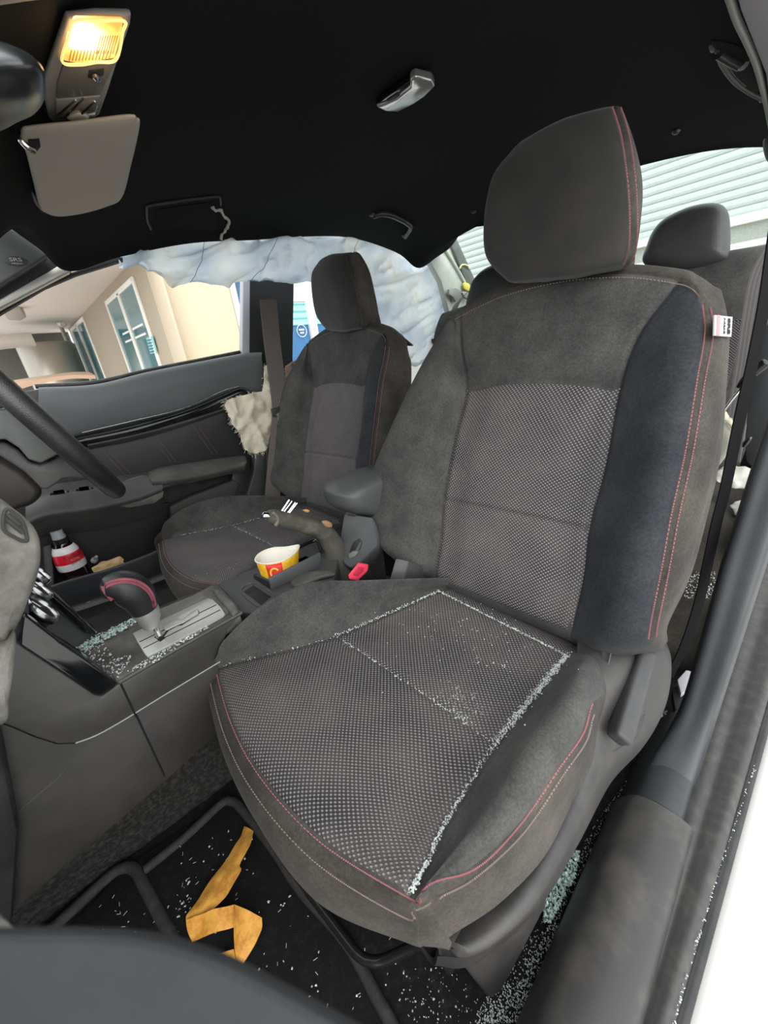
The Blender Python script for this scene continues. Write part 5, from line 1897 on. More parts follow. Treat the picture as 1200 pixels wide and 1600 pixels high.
cl_ = slab('clear_lens', UL([(88, 157), (157, 151), (150, 181), (87, 186)], z=LZ - .003), A(0, 0, .006), M('unlit_silver_lens', (.55, .52, .46), .15, metal=.5, coat=.5), LMP, .0015)
for a, b in (((90, 180), (118, 156)), ((100, 184), (130, 154)), ((122, 183), (148, 158))):
    tube('reflector_facet', [U(*a, z=LZ - .0035), U(*b, z=LZ - .0035)], .0012, chrome, cl_, 6)
pillow('bulb_cover', UL([(106, 182), (122, 176), (137, 180), (136, 184), (108, 186)], z=LZ - .003), A(0, 0, -1), .003, .002, M('white_bulb', (.8, .78, .7), .3), cl_, n=24, rings=4)
lt = bpy.data.lights.new('map_lamp_bulb', 'POINT')
lt.energy = .06
lt.color = (1, .66, .3)
lt.shadow_soft_size = .01
lo = bpy.data.objects.new('map_lamp_bulb', lt)
lo.location = Vector(bulb - ORGL + A(0, 0, -.02))
COL.objects.link(lo)
lo.parent = LMP

VIS = thing('sun_visor', U(130, 260, z=1.16), "taupe grey driver's sun visor folded up beneath the map lamp", 'sun visor')
vo = [(33, 203), (50, 197), (120, 190), (200, 180), (214, 184), (218, 196), (205, 255), (190, 308), (165, 322), (126, 333), (90, 337), (68, 330), (60, 318), (52, 285), (42, 244), (36, 225)]
vp = pillow('visor_panel', UL(vo, z=1.155), A(0, 0, -1), .006, .006, M('taupe_visor_vinyl', (.42, .39, .34), .6, .4, bump=.2, bs=500, dust=.2, dcol=(.47, .44, .4), ds=6), VIS, power=.22, rings=8, n=140)
slab('clip_recess', UL([(44, 220), (62, 218), (64, 230), (56, 240), (46, 236)], z=1.1485), A(0, 0, .002), seam_dark, VIS, .001)
tube('visor_clip', curve([U(20, 204, z=1.160), U(30, 216, z=1.150), U(42, 229, z=1.143), U(53, 236, z=1.141)], 20), .0042, chrome, VIS, 10)
pillow('visor_hinge', UL([(50, 296), (62, 316), (72, 326), (66, 332), (54, 318), (48, 305)], z=1.165), A(0, 0, -1), .006, .006, black, VIS, n=30, rings=4)

mo = [(-90, 60), (-30, 60), (0, 68), (20, 80), (34, 100), (38, 130), (36, 160), (22, 183), (0, 195), (-40, 215), (-90, 225)]
mir = pillow('rear_view_mirror', UL(mo, y=.52), A(-.25, -.95, .1), .02, .03, M('satin_black_mirror_shell', (.016, .018, .018), .3, .5), None, power=.35, rings=8)
tag(mir, 'satin black rear view mirror shell cut by the left edge of the picture', 'mirror')
tube('mirror_stem', [A(-.16, .54, 1.08), A(-.13, .57, 1.16)], .008, black, mir, 10)

DZ = 1.272
DOM = thing('dome_lamp', U(632, 150, z=DZ), 'small silver dome lamp in the middle of the black headliner', 'lamp')
dl = [(588, 168), (600, 164), (620, 155), (641, 138), (641, 126), (650, 121), (675, 127), (680, 136), (664, 152), (648, 163), (622, 176), (602, 175)]
slab('silver_lens', UL(dl, z=DZ - .006), A(0, 0, .014), M('silver_lens', (.55, .56, .55), .18, metal=.7), DOM, .004, 3)
slab('dark_switch', UL([(587, 165), (605, 150), (640, 128), (642, 139), (622, 156), (600, 166)], z=DZ - .002), A(0, 0, .01), gloss, DOM, .002)
slab('switch_rocker', UL([(604, 158), (622, 146), (626, 150), (610, 162)], z=DZ - .004), A(0, 0, .004), black, DOM, .001)


def handle(label, pts, r, mat, ends=None, x=None, z=None, flat=1.0):
    RP = [on_obj(hl, p[0], p[1], r * 1.5) for p in pts]
    t = thing('grab_handle', RP[len(pts) // 2], label, 'grab handle', 'roof grab handles')
    tube('grip', curve(RP, 50), r, mat, t, 12)
    for c in (RP[0], RP[-1]):
        box('mount', c + A(0, 0, .008), (.022, .022, .016), mat, t, .004)
    return t


satin = M('satin_black_handle', (.028, .029, .029), .35, .55)
h = handle('black grab handle above the rear door on the far side of the roof', [(583, 338), (598, 334), (618, 339), (638, 350), (641, 357), (633, 370)], .0085, satin, x=.565)
h2_ = handle('black grab handle at the top right corner by the near door opening', [(1121, 76), (1128, 98), (1148, 126), (1172, 144), (1196, 156)], .0045, M('grey_handle_plastic', (.10, .10, .095), .4), z=1.165)
tube('hinge_barrel', [on_obj(hl, *p, .018) for p in [(1124, 82), (1140, 92), (1158, 101)]], .008, satin, h2_, 12)
lathe('hinge_end', [(0, 0), (.0085, 0), (.0085, .004), (0, .005)], on_obj(hl, 1160, 100, .018), axes(U(1166, 90, z=1.166) - U(1154, 104, z=1.166)), M('pale_hinge_end', (.45, .40, .38), .5), h2_, 18)
tube('inner_edge', curve([on_obj(hl, *p, .008) for p in [(1133, 96), (1148, 118), (1165, 134)]], 12), .003, satin, h2_, 8)
pillow('handle_socket', [on_obj(hl, *p, .002) for p in [(1112, 68), (1124, 64), (1160, 74), (1172, 92), (1190, 140), (1165, 138), (1135, 108)]], A(0, 0, -1), .003, .003, seam_dark, h2_, n=40, rings=4, power=.3)
seam_edge = M('faint_handle_edge', (.018, .018, .018), .5)
h3 = thing('grab_handle', U(290, 340, x=.58), "folded grab handle with a torn end above the driver's window", 'grab handle', 'roof grab handles')
tube('handle_outline', curve([on_obj(hl, *p, .004) for p in [(236, 358), (230, 345), (229, 326), (234, 321), (285, 313), (338, 307), (344, 311), (345, 320)]], 60), .003, seam_edge, h3, 8)
slab('handle_body', [on_obj(hl, *p, .002) for p in [(240, 328), (335, 315), (342, 345), (340, 362), (246, 356)]], A(.01, 0, .006), headliner, h3, .004)
fo = curve([on_obj(hl, *p, .006) for p in [(331, 323), (337, 329), (346, 329), (350, 338), (358, 345), (354, 356), (349, 365), (344, 374)]], 40)
tube('torn_foam', list(fo + .002 * np.stack([vnoise(fo, 150)] * 3, 1)), .0035 + .002 * vnoise(fo, 200), M('pale_torn_foam', (.50, .47, .42), .9, bump=.8, bs=400), h3, 8)
for k, (px, py) in enumerate(((740, 329), (1057, 203))):
    p = lathe('trim_clip', [(0, 0), (.008, 0), (.009, .003), (.006, .007), (0, .008)], on_obj(hl, px, py, .004), axes(A(0, .1, -1)), satin, None, 20)
    tag(p, ['round black headliner clip left of the big headrest, near the rear window corner', 'round black headliner clip above the rear window, right of the big headrest'][k], 'clip', 'headliner clips')

# near door seal along the roof edge
sl = curve(UL([(1128, -40), (1141, 0), (1152, 32), (1166, 62), (1180, 95), (1190, 130), (1199, 170), (1206, 210)], z=1.15), 60)
struct(tube('trim_14', sl, .0038, M('pale_roof_seal', (.17, .175, .16), .5), None, 10))
outer_seal = UL([(1140, -40), (1156, 20), (1176, 70), (1196, 120), (1204, 190), (1300, 190), (1300, -40)], z=1.142)
struct(slab('trim_15', outer_seal, A(0, 0, .012), M('mauve_grey_seal', (.21, .20, .22), .6), None, .004))
struct(pillow('trim_16', UL([(1194, 222), (1204, 214), (1230, 216), (1230, 258), (1204, 256), (1196, 244)], z=1.10), A(-.5, .5, -.5), .01, .01, black, None, power=.35))
# windscreen header edge, top left; its pale tone stands for windscreen light
struct(slab('trim_17', UL([(-40, -30), (95, -30), (88, 0), (40, 6), (0, 12), (-40, 18)], z=1.165), A(0, .0, .01), M('pale_header', (.42, .40, .33), .6), None, .003))

# ================================================================== NEAR SIDE: FRONT BELT, HOOK, TORN BITS
NB = thing('seat_belt', U(1110, 870, y=-.22), 'black passenger seat belt webbing seen edge-on, running down behind the near seat', 'seat belt')
bw = M('black_webbing', (.007, .007, .0075), .85, .1)
ribbon('webbing', [U(1216, 330, y=-.34), U(1206, 400, y=-.32), U(1194, 480, y=-.30), U(1176, 570, y=-.28), U(1160, 640, y=-.27), U(1147, 702, y=-.26), U(1134, 765, y=-.25), U(1121, 815, y=-.24), U(1108, 875, y=-.23), U(1092, 945, y=-.22), U(1070, 1010, y=-.21), U(1045, 1060, y=-.20)], A(-.006, -.012, -.002), .002, bw, NB, 60)
slab('anchor_cover', [U(1058, 1062, z=.12), U(1072, 1046, z=.13), U(1086, 1050, z=.13), U(1076, 1075, z=.12), U(1064, 1085, z=.11)], A(0, -.01, -.02), M('pale_lilac_plastic', (.52, .49, .53), .5), NB, .003)
slab('anchor_bracket', [U(1050, 1078, z=.09), U(1066, 1062, z=.10), U(1076, 1078, z=.10), U(1068, 1105, z=.08), U(1055, 1112, z=.07)], A(0, -.01, -.03), black, NB, .003)
HK = thing('wire_hook', U(1165, 600, y=-.33), 'wire hook with a black rubber grip beside the grey rear belt', 'hook')
tube('hook_wire', UL([(1128, 646), (1142, 626), (1156, 609), (1166, 596)], y=-.33), .0028, chrome, HK, 8)
hg = curve(UL([(1154, 606), (1164, 594), (1180, 580), (1192, 570), (1199, 564)], y=-.33), 24)
tube('hook_grip', hg, np.interp(np.linspace(0, 1, 24), [0, .2, .6, .9, 1], [.004, .0062, .008, .0085, .005]), M('glossy_black_rubber', (.01, .01, .01), .25), HK, 12)
cf = cloth('torn_airbag_scrap', [U(1126, 628, y=-.45), U(1132, 640, y=-.45), U(1151, 668, y=-.45), U(1146, 673, y=-.45), U(1128, 655, y=-.45)], A(0, 1, 0), cream, .003, 40, fray=1, seedv=5, fraylen=.008)
tag(cf, 'small cream scrap of torn cloth below the wire hook', 'torn cloth')
sgp = [U(1126, 655, y=-.46), U(1145, 676, y=-.46), U(1142, 700, y=-.46), U(1128, 722, y=-.46), U(1112, 738, y=-.46), U(1100, 740, y=-.46), U(1108, 690, y=-.46)]
sgo = pillow('olive_side_pad', sgp, A(0, 1, 0), .012, .02, M('olive_grey_cloth', (.26, .26, .21), .8, dust=.4, dcol=(.4, .39, .33), ds=20), None, power=.4)
tag(sgo, 'olive grey padded bolster in the gap right of the near seat back', 'side pad')
rdp = [U(1172, 560, y=-.5), U(1200, 500, y=-.5), U(1240, 500, y=-.5), U(1240, 740, y=-.5), U(1178, 735, y=-.5), U(1164, 722, y=-.5), U(1162, 690, y=-.5)]
struct(slab('trim_18', rdp, A(-.01, -.03, 0), M('dark_blue_grey_panel', (.032, .035, .037), .5), None, .006))
kb2 = pillow('belt_guide', UL([(1160, 692), (1170, 682), (1176, 684), (1168, 696), (1160, 699)], y=-.46), A(0, 1, 0), .006, .006, gloss, None, n=30, rings=5)
tag(kb2, 'small glossy black belt guide knob left of the dark rear panel', 'belt guide')
white_scrap = M('white_dirty_cloth', (.72, .70, .63), .8, dust=.6, dcol=(.42, .40, .34), ds=40, transl=.1)
c1 = cloth('white_rag', [U(1112, 740, y=-.60), U(1140, 722, y=-.62), U(1182, 728, y=-.62), U(1180, 776, y=-.58), U(1150, 766, y=-.58), U(1128, 760, y=-.58)], A(0, .6, .8), white_scrap, .012, 25, seedv=11)
tag(c1, 'dirty white rag lying on the rear cushion behind the near seat', 'rag')
c2 = cloth('white_rag', [U(1140, 790, y=-.52), U(1162, 778, y=-.53), U(1172, 780, y=-.52), U(1160, 810, y=-.5), U(1150, 806, y=-.5)], A(0, .6, .8), white_scrap, .008, 35, seedv=13)
tag(c2, 'smaller white rag hanging over the front edge of the rear cushion', 'rag')

# ================================================================== FLOOR MAT AND LITTER
MAT = thing('floor_mat', A(-.2, .6, .002), 'black carpet floor mat with raised rims in the passenger footwell', 'floor mat')
mat_m = M('black_mat_pile', (.010, .010, .010), .95, .2, dust=.3, dcol=(.06, .055, .05), ds=110, bump=1., bs=600, dlo=.5, dhi=.8)
mo_ = [(80, 1480), (190, 1360), (350, 1250), (372, 1258), (470, 1380), (600, 1560), (700, 1720), (500, 1900), (200, 1700)]
sheetm = slab('mat_pile', UL(mo_, z=.006), A(0, 0, -.006), mat_m, MAT, .002)
rm = M('mat_rim', (.028, .0265, .025), .8, dust=.5, dcol=(.08, .075, .068), ds=60, bump=.6, bs=500)
tube('mat_rim', curve(UL([(226, 1360), (290, 1308), (345, 1257), (360, 1252), (376, 1262), (430, 1330), (450, 1362), (478, 1400), (540, 1470), (590, 1560), (640, 1650)], z=.007), 120), .0085, rm, MAT, 10)
tube('mat_rim', curve(UL([(60, 1470), (110, 1425), (170, 1370), (195, 1356), (212, 1360), (226, 1385), (250, 1430), (285, 1490), (330, 1570)], z=.007), 100), .0095, rm, MAT, 10)
op, opn, opp = nodes_mat('orange_paper')
tco = nd(opn, 'ShaderNodeTexCoord')
nso = nd(opn, 'ShaderNodeTexNoise')
nso.inputs['Scale'].default_value = 45
nso.inputs['Detail'].default_value = 8
nso.inputs['Roughness'].default_value = .7
opn.links.new(tco.outputs['Object'], nso.inputs['Vector'])
rpo = nd(opn, 'ShaderNodeValToRGB')
rpo.color_ramp.elements[0].position = .36
rpo.color_ramp.elements[0].color = (.60, .22, .025, 1)
rpo.color_ramp.elements[1].position = .58
rpo.color_ramp.elements[1].color = (.88, .44, .075, 1)
opn.links.new(nso.outputs['Fac'], rpo.inputs[0])
opn.links.new(rpo.outputs[0], opp.inputs['Base Color'])
opp.inputs['Roughness'].default_value = .6


def strip_rows(L_, R_, nz):
    """paper strip from matching left and right edge pixels and heights"""
    rows = []
    for (a, b, h) in zip(L_, R_, nz):
        p, q = U(*a, z=h[0]), U(*b, z=h[1])
        rows.append([p, (p + q) / 2 + A(0, 0, .002), q])
    return rows


PS = MB()


def add_strip(L_, R_, hz, na=40, nb=12):
    P = loft_rows(strip_rows(L_, R_, hz), na, nb)
    P = P + A(0, 0, 1) * (.003 * vnoise(P, 45) + .0015 * (1 - np.abs(vnoise(P, 90))))[..., None]
    PS.add(*sheet_geo(P, .0006))


add_strip([(382, 1292), (374, 1312), (352, 1345), (328, 1378), (306, 1412), (292, 1430), (291, 1440)], [(396, 1298), (392, 1320), (375, 1350), (376, 1362), (352, 1402), (325, 1432), (316, 1440)],
          [(.010, .02), (.012, .024), (.014, .026), (.016, .028), (.016, .024), (.018, .014), (.014, .012)])
add_strip([(291, 1438), (293, 1455), (300, 1472)][::1], [(365, 1413), (366, 1435), (366, 1450)], [(.020, .028), (.014, .022), (.010, .016)], 16, 24)
add_strip([(366, 1413), (366, 1440), (366, 1470), (370, 1508)], [(409, 1434), (409, 1452), (398, 1478), (376, 1512)], [(.030, .028), (.024, .020), (.018, .014), (.012, .010)])
add_strip([(318, 1498), (345, 1490), (366, 1484)], [(330, 1512), (352, 1514), (372, 1513)], [(.010, .010), (.014, .012), (.016, .012)], 16, 12)
ps = PS.build('paper_strip', op, None, angle=60)
tag(ps, 'torn and folded strip of orange paper lying on the floor mat', 'paper')
pscrap = sheet('paper_scrap', [[U(272, 1484, z=.012), U(290, 1482, z=.014), U(305, 1490, z=.012)], [U(276, 1496, z=.008), U(295, 1500, z=.01), U(315, 1502, z=.009)]], .001, M('beige_paper', (.62, .46, .32), .7), None, 8, 12, noise=[(.002, 80)])
tag(pscrap, 'small beige scrap of paper below the orange strip, half hidden by the blurred air bag', 'paper scrap')

# ================================================================== BROKEN GLASS
shard_m = M('clear_broken_glass', (.80, .86, .84), .12, .8, trans=.25, coat=.4)
teal_m = M('teal_broken_glass', (.66, .84, .78), .15, .8, trans=.15, coat=.4)
crumb_m = M('white_glass_crumbs', (.66, .70, .67), .3, .6)


def shard_geo(c, s, r):
    """an irregular chip of safety glass"""
    k = r.randint(4, 6)
    an = sorted(r.uniform(0, 6.283) for _ in range(k))
    tilt = Matrix.Rotation(r.uniform(-.8, .8), 3, 'X') @ Matrix.Rotation(r.uniform(-.8, .8), 3, 'Y')
    V = []
    for lv, sc in ((0, 1), (1, r.uniform(.6, 1))):
        for a in an:
            v = tilt @ Vector((math.cos(a) * s * sc * r.uniform(.6, 1), math.sin(a) * s * sc * r.uniform(.6, 1), (lv - .3) * s * .7))
            V.append(np.asarray(c) + np.array(v))
    fs = [list(range(k))[::-1], [k + i for i in range(k)]] + [(i, (i + 1) % k, k + (i + 1) % k, k + i) for i in range(k)]
    return V, fs


rr_ = random.Random(21)


def crumbs(name, pts, smin, smax, mat, label, parent=None):
    mb = MB()
    for p in pts:
        mb.add(*shard_geo(p, rr_.uniform(smin, smax), rr_))
    o = mb.build(name, mat, parent, smooth=False)
    tag(o, label, 'broken glass', None, 'stuff')
    return o


def along(surf, ab, n, spread, lift=.001, sgn=1.0, clump=0):
    """points scattered along a line on an upholstery surface"""
    q = curve([(p[0], p[1], 0) for p in ab], 400)
    out = []
    for _ in range(n):
        t = rr_.random() if not clump else min(max(rr_.gauss(clump, .18), 0), 1)
        k = int(t * 399)
        a, b = q[k, 0] + rr_.gauss(0, spread[0]), q[k, 1] + rr_.gauss(0, spread[1])
        a = min(max(a, 0), surf.m - 1.01)
        b = min(max(b, 0), surf.nb - .01)
        A_, B_ = np.array([a]), np.array([b])
        p = surf(A_, B_)[0] + surf.normal(A_, B_)[0] * sgn * lift
        out.append(p)
    return out


cushl = []
cushl += along(CU, [(1.15, 3.05), (2, 3.0), (3, 3.0)], 330, (.03, .03), .0002, CS)
cushl += along(CU, [(3, 3), (4, 3.0), (5.9, 3.0)], 45, (.03, .02), 0, CS)
cushl += along(CU, [(1.12, 3), (1.12, 5), (1.12, 7)], 420, (.015, .1), .0002, CS)
cushl += along(CU, [(1.1, 7), (2, 7), (3, 7)], 900, (.06, .05), .0004, CS)
cushl += along(CU, [(3, 7), (4, 7), (5, 7), (5.7, 7)], 330, (.05, .022), .0002, CS)
cushl += along(CU, [(3, 3.1), (3, 5), (3, 6.9)], 110, (.014, .1), .0, CS)
cushl += along(CU, [(2.72, 6.05), (2.88, 6.35)], 420, (.10, .2), .0014, CS)
cushl += along(CU, [(1.5, 4), (2.2, 6.5)], 160, (.4, .8), .0025, CS)
crumbs('glass_crumbs', cushl, .0006, .0017, crumb_m, 'fine white glass crumbs lining the cushion seams of the near passenger seat')
cushd = [p + A(.72, -.1, 0) for p in along(CU, [(1.4, 3.0), (3, 3), (4.5, 3.0)], 160, (.04, .03), .0004, CS) + along(CU, [(3, 3.1), (3, 5), (3, 6.5)], 100, (.02, .1), .0, CS) + along(CU, [(2, 4), (4.6, 6)], 40, (.8, .8), .002, CS)]
crumbs('glass_crumbs', cushd, .0007, .0016, crumb_m, "sparse glass crumbs on the driver's seat cushion")


def scatter(poly, n, z, zj=.0):
    out = []
    P = np.array(poly, float)
    lo_, hi_ = P.min(0), P.max(0)
    while len(out) < n:
        x, y = rr_.uniform(lo_[0], hi_[0]), rr_.uniform(lo_[1], hi_[1])
        ins = False
        j = len(P) - 1
        for i in range(len(P)):
            if (P[i][1] > y) != (P[j][1] > y) and x < (P[j][0] - P[i][0]) * (y - P[i][1]) / (P[j][1] - P[i][1]) + P[i][0]:
                ins = not ins
            j = i
        if ins:
            out.append(U(x, y, z=z + rr_.uniform(0, zj)))
    return out


con = scatter([(118, 1012), (150, 992), (216, 962), (222, 968), (180, 992), (150, 1006), (135, 1018)], 420, ZT + .001, .004)
crumbs('glass_crumbs', con, .0012, .0026, teal_m, 'greenish glass crumbs piled along the far edge of the dusty console')
con2 = scatter([(122, 1012), (160, 1000), (178, 1030), (215, 1020), (190, 1050), (184, 1060), (150, 1040)], 150, ZT + .001, .001) + scatter([(232, 1028), (325, 975), (330, 978), (240, 1036), (200, 1052), (196, 1048)], 150, ZT + .001, .002)
crumbs('glass_crumbs', con2, .0008, .0024, shard_m, 'scattered clear glass crumbs around the shift gate on the console')
fl1 = scatter([(848, 1395), (862, 1340), (885, 1325), (905, 1330), (900, 1370), (880, 1400), (862, 1440), (850, 1440)], 900, .012, .026)
crumbs('glass_crumbs', fl1, .0016, .0034, teal_m, 'heap of teal glass crumbs on the floor beside the seat rail cover')
fl2 = scatter([(1010, 1150), (1030, 1115), (1042, 1110), (1036, 1140), (1015, 1170)], 130, .03, .01)
crumbs('glass_crumbs', fl2, .0018, .0036, teal_m, 'small teal glass heap between the recline lever and the sill')
fl3 = scatter([(740, 1600), (800, 1560), (860, 1440), (920, 1300), (1000, 1190), (1020, 1170), (985, 1250), (945, 1310), (880, 1420), (830, 1600)], 900, .003, .002) + scatter([(840, 1450), (885, 1395), (840, 1600), (730, 1600)], 700, .003, .002) + scatter([(700, 1500), (760, 1570), (720, 1600), (640, 1600), (620, 1520)], 90, .003, .002)
crumbs('glass_crumbs', fl3, .0006, .0017, crumb_m, 'fine glass grit sprinkled over the carpet between seat and sill')
fl4 = scatter([(1072, 900), (1118, 890), (1100, 960), (1060, 945)], 160, .19, .01)
crumbs('glass_crumbs', [U(rr_.uniform(1066, 1118), rr_.uniform(892, 935), y=-.385) for _ in range(240)], .001, .0024, crumb_m, 'glass grit on the rear footwell edge behind the near seat')
sdl = [U(1053 + (1180 - 1053) * t + rr_.gauss(0, 1.2), 1600 + (1195 - 1600) * t ** .92, z=.106) for t in [rr_.random() for _ in range(120)]]
crumbs('glass_crumbs', sdl, .0006, .0016, crumb_m, 'glass grains caught along the weathered sill seal')
# single chips on the mat, each one an object
chip = None
spots = []
for cx, cy, sx, sy, n_ in ((285, 1410, 14, 22, 16), (350, 1350, 14, 16, 10), (445, 1415, 8, 6, 4), (470, 1375, 12, 18, 6), (375, 1330, 22, 22, 8), (490, 1545, 8, 8, 5), (430, 1480, 50, 40, 10), (205, 1455, 14, 10, 8), (600, 1545, 30, 28, 9), (285, 1375, 12, 14, 6), (540, 1480, 18, 20, 4), (660, 1540, 30, 30, 8)):
    for _ in range(n_):
        spots.append((rr_.gauss(cx, sx), rr_.gauss(cy, sy)))
V, fs = shard_geo((0, 0, .001), .0028, random.Random(5))
V2_, fs2 = shard_geo((0, 0, .001), .0026, random.Random(9))
protos = [mk('glass_chip', V, fs, shard_m, None, smooth=False), mk('glass_chip', V2_, fs2, shard_m, None, smooth=False)]
for i, (x, y) in enumerate(spots):
    o = protos[i] if i < 2 else protos[i % 2].copy()
    if i >= 2:
        COL.objects.link(o)
    o.location = Vector(U(x, y, z=.0075))
    o.rotation_euler = (rr_.uniform(-.3, .3), rr_.uniform(-.3, .3), rr_.uniform(0, 6.28))
    s_ = rr_.uniform(.45, 1.15)
    o.scale = (s_ * rr_.uniform(.7, 1.2), s_ * rr_.uniform(.7, 1.2), s_)
    tag(o, 'single clear chip of broken glass on the black floor mat', 'glass chip', 'glass chips on the floor mat')
strw = MB()
for _ in range(70):
    x, y = rr_.choice([(rr_.uniform(250, 400), rr_.uniform(1280, 1480)), (rr_.uniform(420, 640), rr_.uniform(1380, 1590)), (rr_.uniform(150, 260), rr_.uniform(1400, 1470))])
    p = U(x, y, z=.0085)
    a = rr_.uniform(0, 6.28)
    l = rr_.uniform(.002, .007)
    strw.add(*tube_geo([p, p + A(math.cos(a) * l, math.sin(a) * l, rr_.uniform(0, .001))], .0004, 4))
tag(strw.build('lint', M('pale_lint', (.6, .57, .5), .8), None), 'pale lint and straw bits strewn over the floor mat', 'litter', None, 'stuff')

# ================================================================== OUTSIDE
struct(box('ground', A(3, -1, -.42), (40, 40, .1), M('concrete_ground', (.66, .64, .60), .85, dust=.5, dcol=(.45, .44, .42), ds=2), bevel=0))
yA = -.5586
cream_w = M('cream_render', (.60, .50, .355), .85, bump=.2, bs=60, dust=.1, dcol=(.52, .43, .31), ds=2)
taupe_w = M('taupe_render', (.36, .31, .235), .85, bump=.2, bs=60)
BLD = thing('building', (4.5, -1.2, -.37), 'cream and taupe rendered building with white framed windows across the yard', 'building')
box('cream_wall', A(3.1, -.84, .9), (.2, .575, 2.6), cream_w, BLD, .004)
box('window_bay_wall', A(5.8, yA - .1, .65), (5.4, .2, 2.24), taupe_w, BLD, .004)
box('corner_band', A(3.02, yA + .004, .65), (.28, .02, 2.3), M('corner_render', (.52, .44, .33), .85), BLD, .003)
box('soffit', A(6.2, .15, 1.80), (6.6, 1.5, .08), M('pinkish_soffit', (.88, .80, .74), .85), BLD, .004)
box('back_wall', A(9.1, .15, .7), (.2, 1.5, 2.4), M('dark_grey_wall', (.085, .08, .07), .85), BLD, .004)
frame_w = M('white_window_frame', (.80, .78, .72), .5)
teal_gl = M('teal_window_glass', (.05, .19, .225), .06, .6, coat=.3)


def bay_window(x0, x1, z0, z1, fr):
    f = MB()
    xm = (x0 + x1) / 2
    for (cx, cz, sx, sz) in ((x0, (z0 + z1) / 2, fr, z1 - z0 + fr), (x1, (z0 + z1) / 2, fr, z1 - z0 + fr), (xm, (z0 + z1) / 2, fr * 1.8, z1 - z0), (xm, z1, x1 - x0, fr), (xm, z0, x1 - x0, fr)):
        f.add(*bm_geo(box_bm((cx, yA + .012, cz), (sx, .024, sz), .006)))
    w_ = f.build('window', frame_w, BLD)
    box('pane', ((x0 + x1) / 2, yA + .004, (z0 + z1) / 2), (x1 - x0, .01, z1 - z0), teal_gl, w_, 0)
    return w_


w1_ = bay_window(3.62, 4.92, .35, 1.64, .045)
bay_window(6.66, 8.15, .3, 1.70, .05)
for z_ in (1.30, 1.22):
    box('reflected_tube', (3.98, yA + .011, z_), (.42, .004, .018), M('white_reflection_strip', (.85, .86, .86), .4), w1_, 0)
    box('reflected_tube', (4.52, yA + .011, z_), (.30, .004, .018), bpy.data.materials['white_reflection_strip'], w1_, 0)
nb_ = slab('window_notice', [U(228, 528, y=yA + .022), U(238, 525, y=yA + .022), U(245, 551, y=yA + .022), U(235, 553, y=yA + .022)], A(0, -.004, 0), M('aqua_notice', (.25, .55, .58), .6), w1_, 0)
mbn = MB()
for t in np.linspace(.15, .85, 5):
    a_ = U(229 + 7 * t, 528 + 26 * t, y=yA + .025)
    b_ = U(235 + 7 * t, 527 + 25 * t, y=yA + .025)
    mbn.add(*tube_geo([a_, b_], .006, 4))
mbn.build('notice_text', M('notice_ink', (.05, .25, .3), .6), nb_)
tube('downpipe', [U(94, 508, x=7.9), U(128, 585, x=7.9)], .03, M('grey_pipe', (.35, .33, .28), .5), BLD, 12)
lathe('security_camera', [(0, 0), (.06, 0), (.06, .1), (.03, .14), (0, .14)], U(94, 502, x=7.7), axes(A(-1, 0, -.5)), frame_w, BLD, 16)
lathe('ceiling_lamp', [(0, 0), (.09, 0), (.1, .1), (.07, .16), (0, .16)], U(9, 487, x=6.0), axes(A(-.3, -1, 0)), M('grey_lamp', (.42, .40, .36), .5), BLD, 18)
# wall and blue glazing further back
box('end_window_frame', A(3.02, -1.16, .9), (.06, .05, 2.6), frame_w, BLD, .004)
box('end_window', A(3.06, -1.36, .9), (.04, .36, 2.6), M('blue_window_glass', (.03, .10, .20), .08, coat=.3), BLD, 0)
for z_, c_ in ((1.33, 'aqua'), (1.24, 'aqua'), (1.12, 'white')):
    pass
# store tank and duct at the back of the car port
TK = thing('store_tank', (7.6, .9, -.37), 'galvanised cylinder tank in the dark back of the car port', 'tank')
tcn_ = U(74, 545, x=7.4)
galv = M('galvanised_metal', (.36, .33, .28), .35, metal=.6, dust=.5, dcol=(.3, .28, .24), ds=4)
lathe('tank_body', [(0, 0), (.36, 0), (.36, 1.80), (.33, 1.84), (0, 1.84)], A(tcn_[0], tcn_[1] + .0, -.37), axes(A(0, 0, 1)), galv, TK, 40)
DU = tube('duct', [U(-40, 542, x=6.8), U(0, 535, x=6.8), U(40, 531, x=6.8), U(52, 530, x=6.8)], .085, M('pale_duct', (.50, .46, .40), .5), None, 20)
tag(DU, 'pale round duct running in from the left in front of the tank', 'duct')
PC = thing('parked_car', (4.2, .9, -.37), "tan roof of a parked car just above the driver's door sill", 'car')
pr_ = [[U(20, 612, x=3.6), U(60, 600, x=3.6), U(110, 592, x=3.6), U(150, 592, x=3.6)], [U(20, 600, x=4.0), U(60, 594, x=4.0), U(110, 587, x=4.0), U(138, 586, x=4.0)], [U(20, 606, x=4.8), U(60, 598, x=4.8), U(110, 590, x=4.8), U(135, 589, x=4.8)]]
sheet('car_roof', pr_, .03, M('tan_paint', (.45, .30, .20), .35, coat=.3), PC, 20, 20)
cb_ = np.mean(pr_[1], 0)
box('car_body', A(cb_[0] + .2, cb_[1] + .2, .12), (1.2, 2.4, .7), bpy.data.materials['tan_paint'], PC, .15, 4)
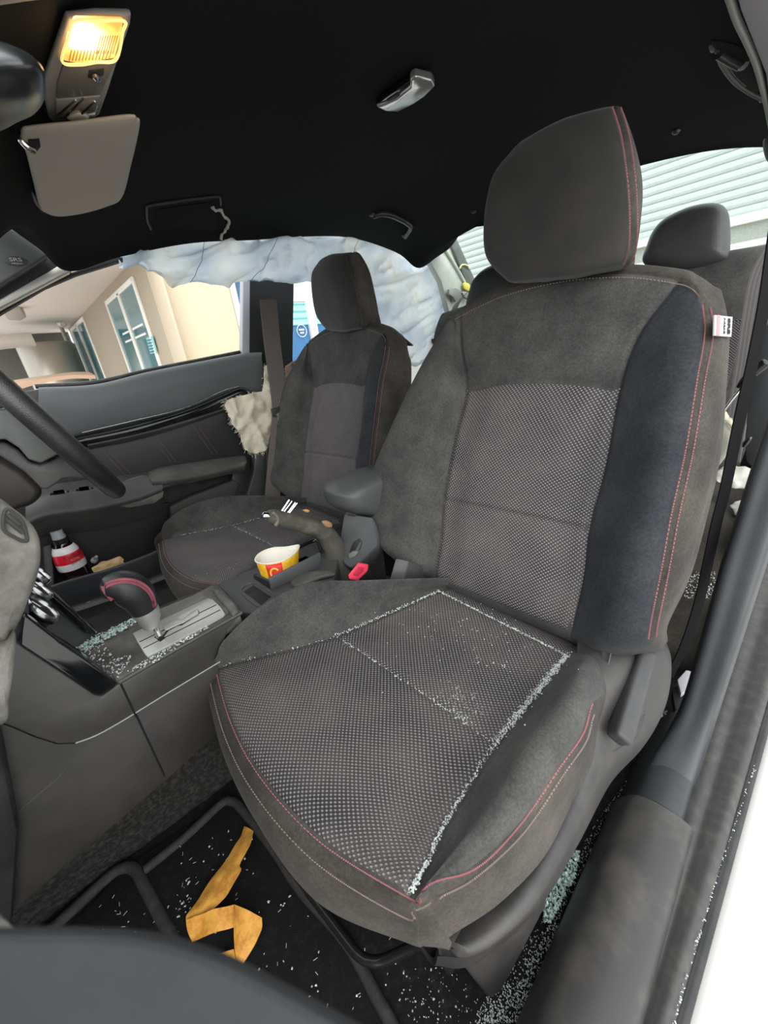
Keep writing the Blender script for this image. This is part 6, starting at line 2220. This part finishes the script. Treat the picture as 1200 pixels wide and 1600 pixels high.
# side glimpse through the rear door window
SHT = thing('roller_shutter', (3.4, -1.9, -.37), 'teal roller shutter seen through the far rear door window', 'shutter', 'roller shutters')
xw = 3.4
yr = [U(p, 490, x=xw)[1] for p in (452, 496)]
teal = stripes('teal_slats', 2, .07, (.10, .42, .40), (.36, .66, .62), .5, .3, 'Object', .5, .1)
zt_, zb_ = U(470, 473, x=xw)[2], U(470, 508, x=xw)[2]
box('slats', A(xw + .03, (yr[0] + yr[1]) / 2 - .35, (zt_ + zb_) / 2), (.05, 1.6, zt_ - zb_), teal, SHT, 0)
box('shutter_box', A(xw + .03, (yr[0] + yr[1]) / 2 - .35, zt_ + .3), (.08, 1.6, .58), frame_w, SHT, .01)
BH = thing('blue_hoarding', (3.4, -1.9, -.37), 'blue panel with a round blue sign below the teal shutter', 'panel')
bluem = M('blue_panel', (.035, .15, .33), .5, dust=.2, dcol=(.06, .2, .4), ds=4)
box('panel', A(xw + .04, (yr[0] + yr[1]) / 2 - .35, zb_ - .55), (.05, 1.5, 1.1), bluem, BH, .004)
sgc = U(471, 517, x=xw - .005)
sn = lathe('round_sign', [(0, 0), (.075, 0), (.075, .006), (0, .006)], sgc, axes(A(-1, 0, 0)), M('bright_blue_sign', (.04, .25, .70), .4), BH, 30)
tube('sign_ring', [sgc + A(-.008, .062 * math.cos(t), .062 * math.sin(t)) for t in np.linspace(0, 2 * math.pi, 30, endpoint=False)], .004, frame_w, sn, 6, True)
for k_, wd in ((.012, .07), (-.02, .05)):
    box('sign_text', sgc + A(-.008, 0, k_), (.002, wd, .016), frame_w, sn, 0)
box('white_post', A(xw - .02, U(489, 520, x=xw)[1], .8), (.06, .09, 2.2), frame_w, BH, .004)

# shutter behind the car: corrugated slats
YS = -4.6
ZL, ZH, PIT = 1.56, 2.75, .0715
prof = []
z_ = ZL
while z_ < ZH:
    prof += [(0, z_), (.012, z_ + .006), (.022, z_ + PIT * .35), (.022, z_ + PIT * .65), (.012, z_ + PIT * .92), (0, z_ + PIT * .97)]
    z_ += PIT
V = []
for x_ in (-3.2, 4.5):
    for dy, zz in prof:
        V.append((x_, YS + dy, zz))
    for dy, zz in prof[::-1]:
        V.append((x_, YS - .02, zz))
n_ = len(prof) * 2
fs = [(i, (i + 1) % n_, n_ + (i + 1) % n_, n_ + i) for i in range(n_)]
fs += [list(range(n_)), [n_ + i for i in range(n_)]]
RSH = thing('roller_shutter', (.6, YS, -.37), 'white corrugated roller shutter behind the rear window', 'shutter', 'roller shutters')
mk('shutter_curtain', V, fs, M('white_shutter', (.56, .60, .585), .5, dust=.5, dcol=(.42, .45, .43), ds=30, dlo=.5, dhi=.75), RSH, smooth=False)
box('bottom_rail', A(.6, YS + .02, ZL - .03), (7.7, .06, .07), M('cream_rail', (.78, .78, .70), .5), RSH, .004)
box('lower_wall', A(.6, YS - .03, .55), (7.7, .06, 1.95), M('grey_pebble_wall', (.36, .37, .34), .8, dust=.6, dcol=(.55, .56, .5), ds=60), RSH, 0)
for z_ in (1.33, 1.13):
    box('wall_rail', A(.6, YS + .02, z_), (7.7, .06, .05), bpy.data.materials['cream_rail'], RSH, .004)
box('jamb', A(-.62, YS + .03, 1.3), (.35, .1, 2.6), M('cream_jamb', (.74, .72, .66), .7), RSH, .004)
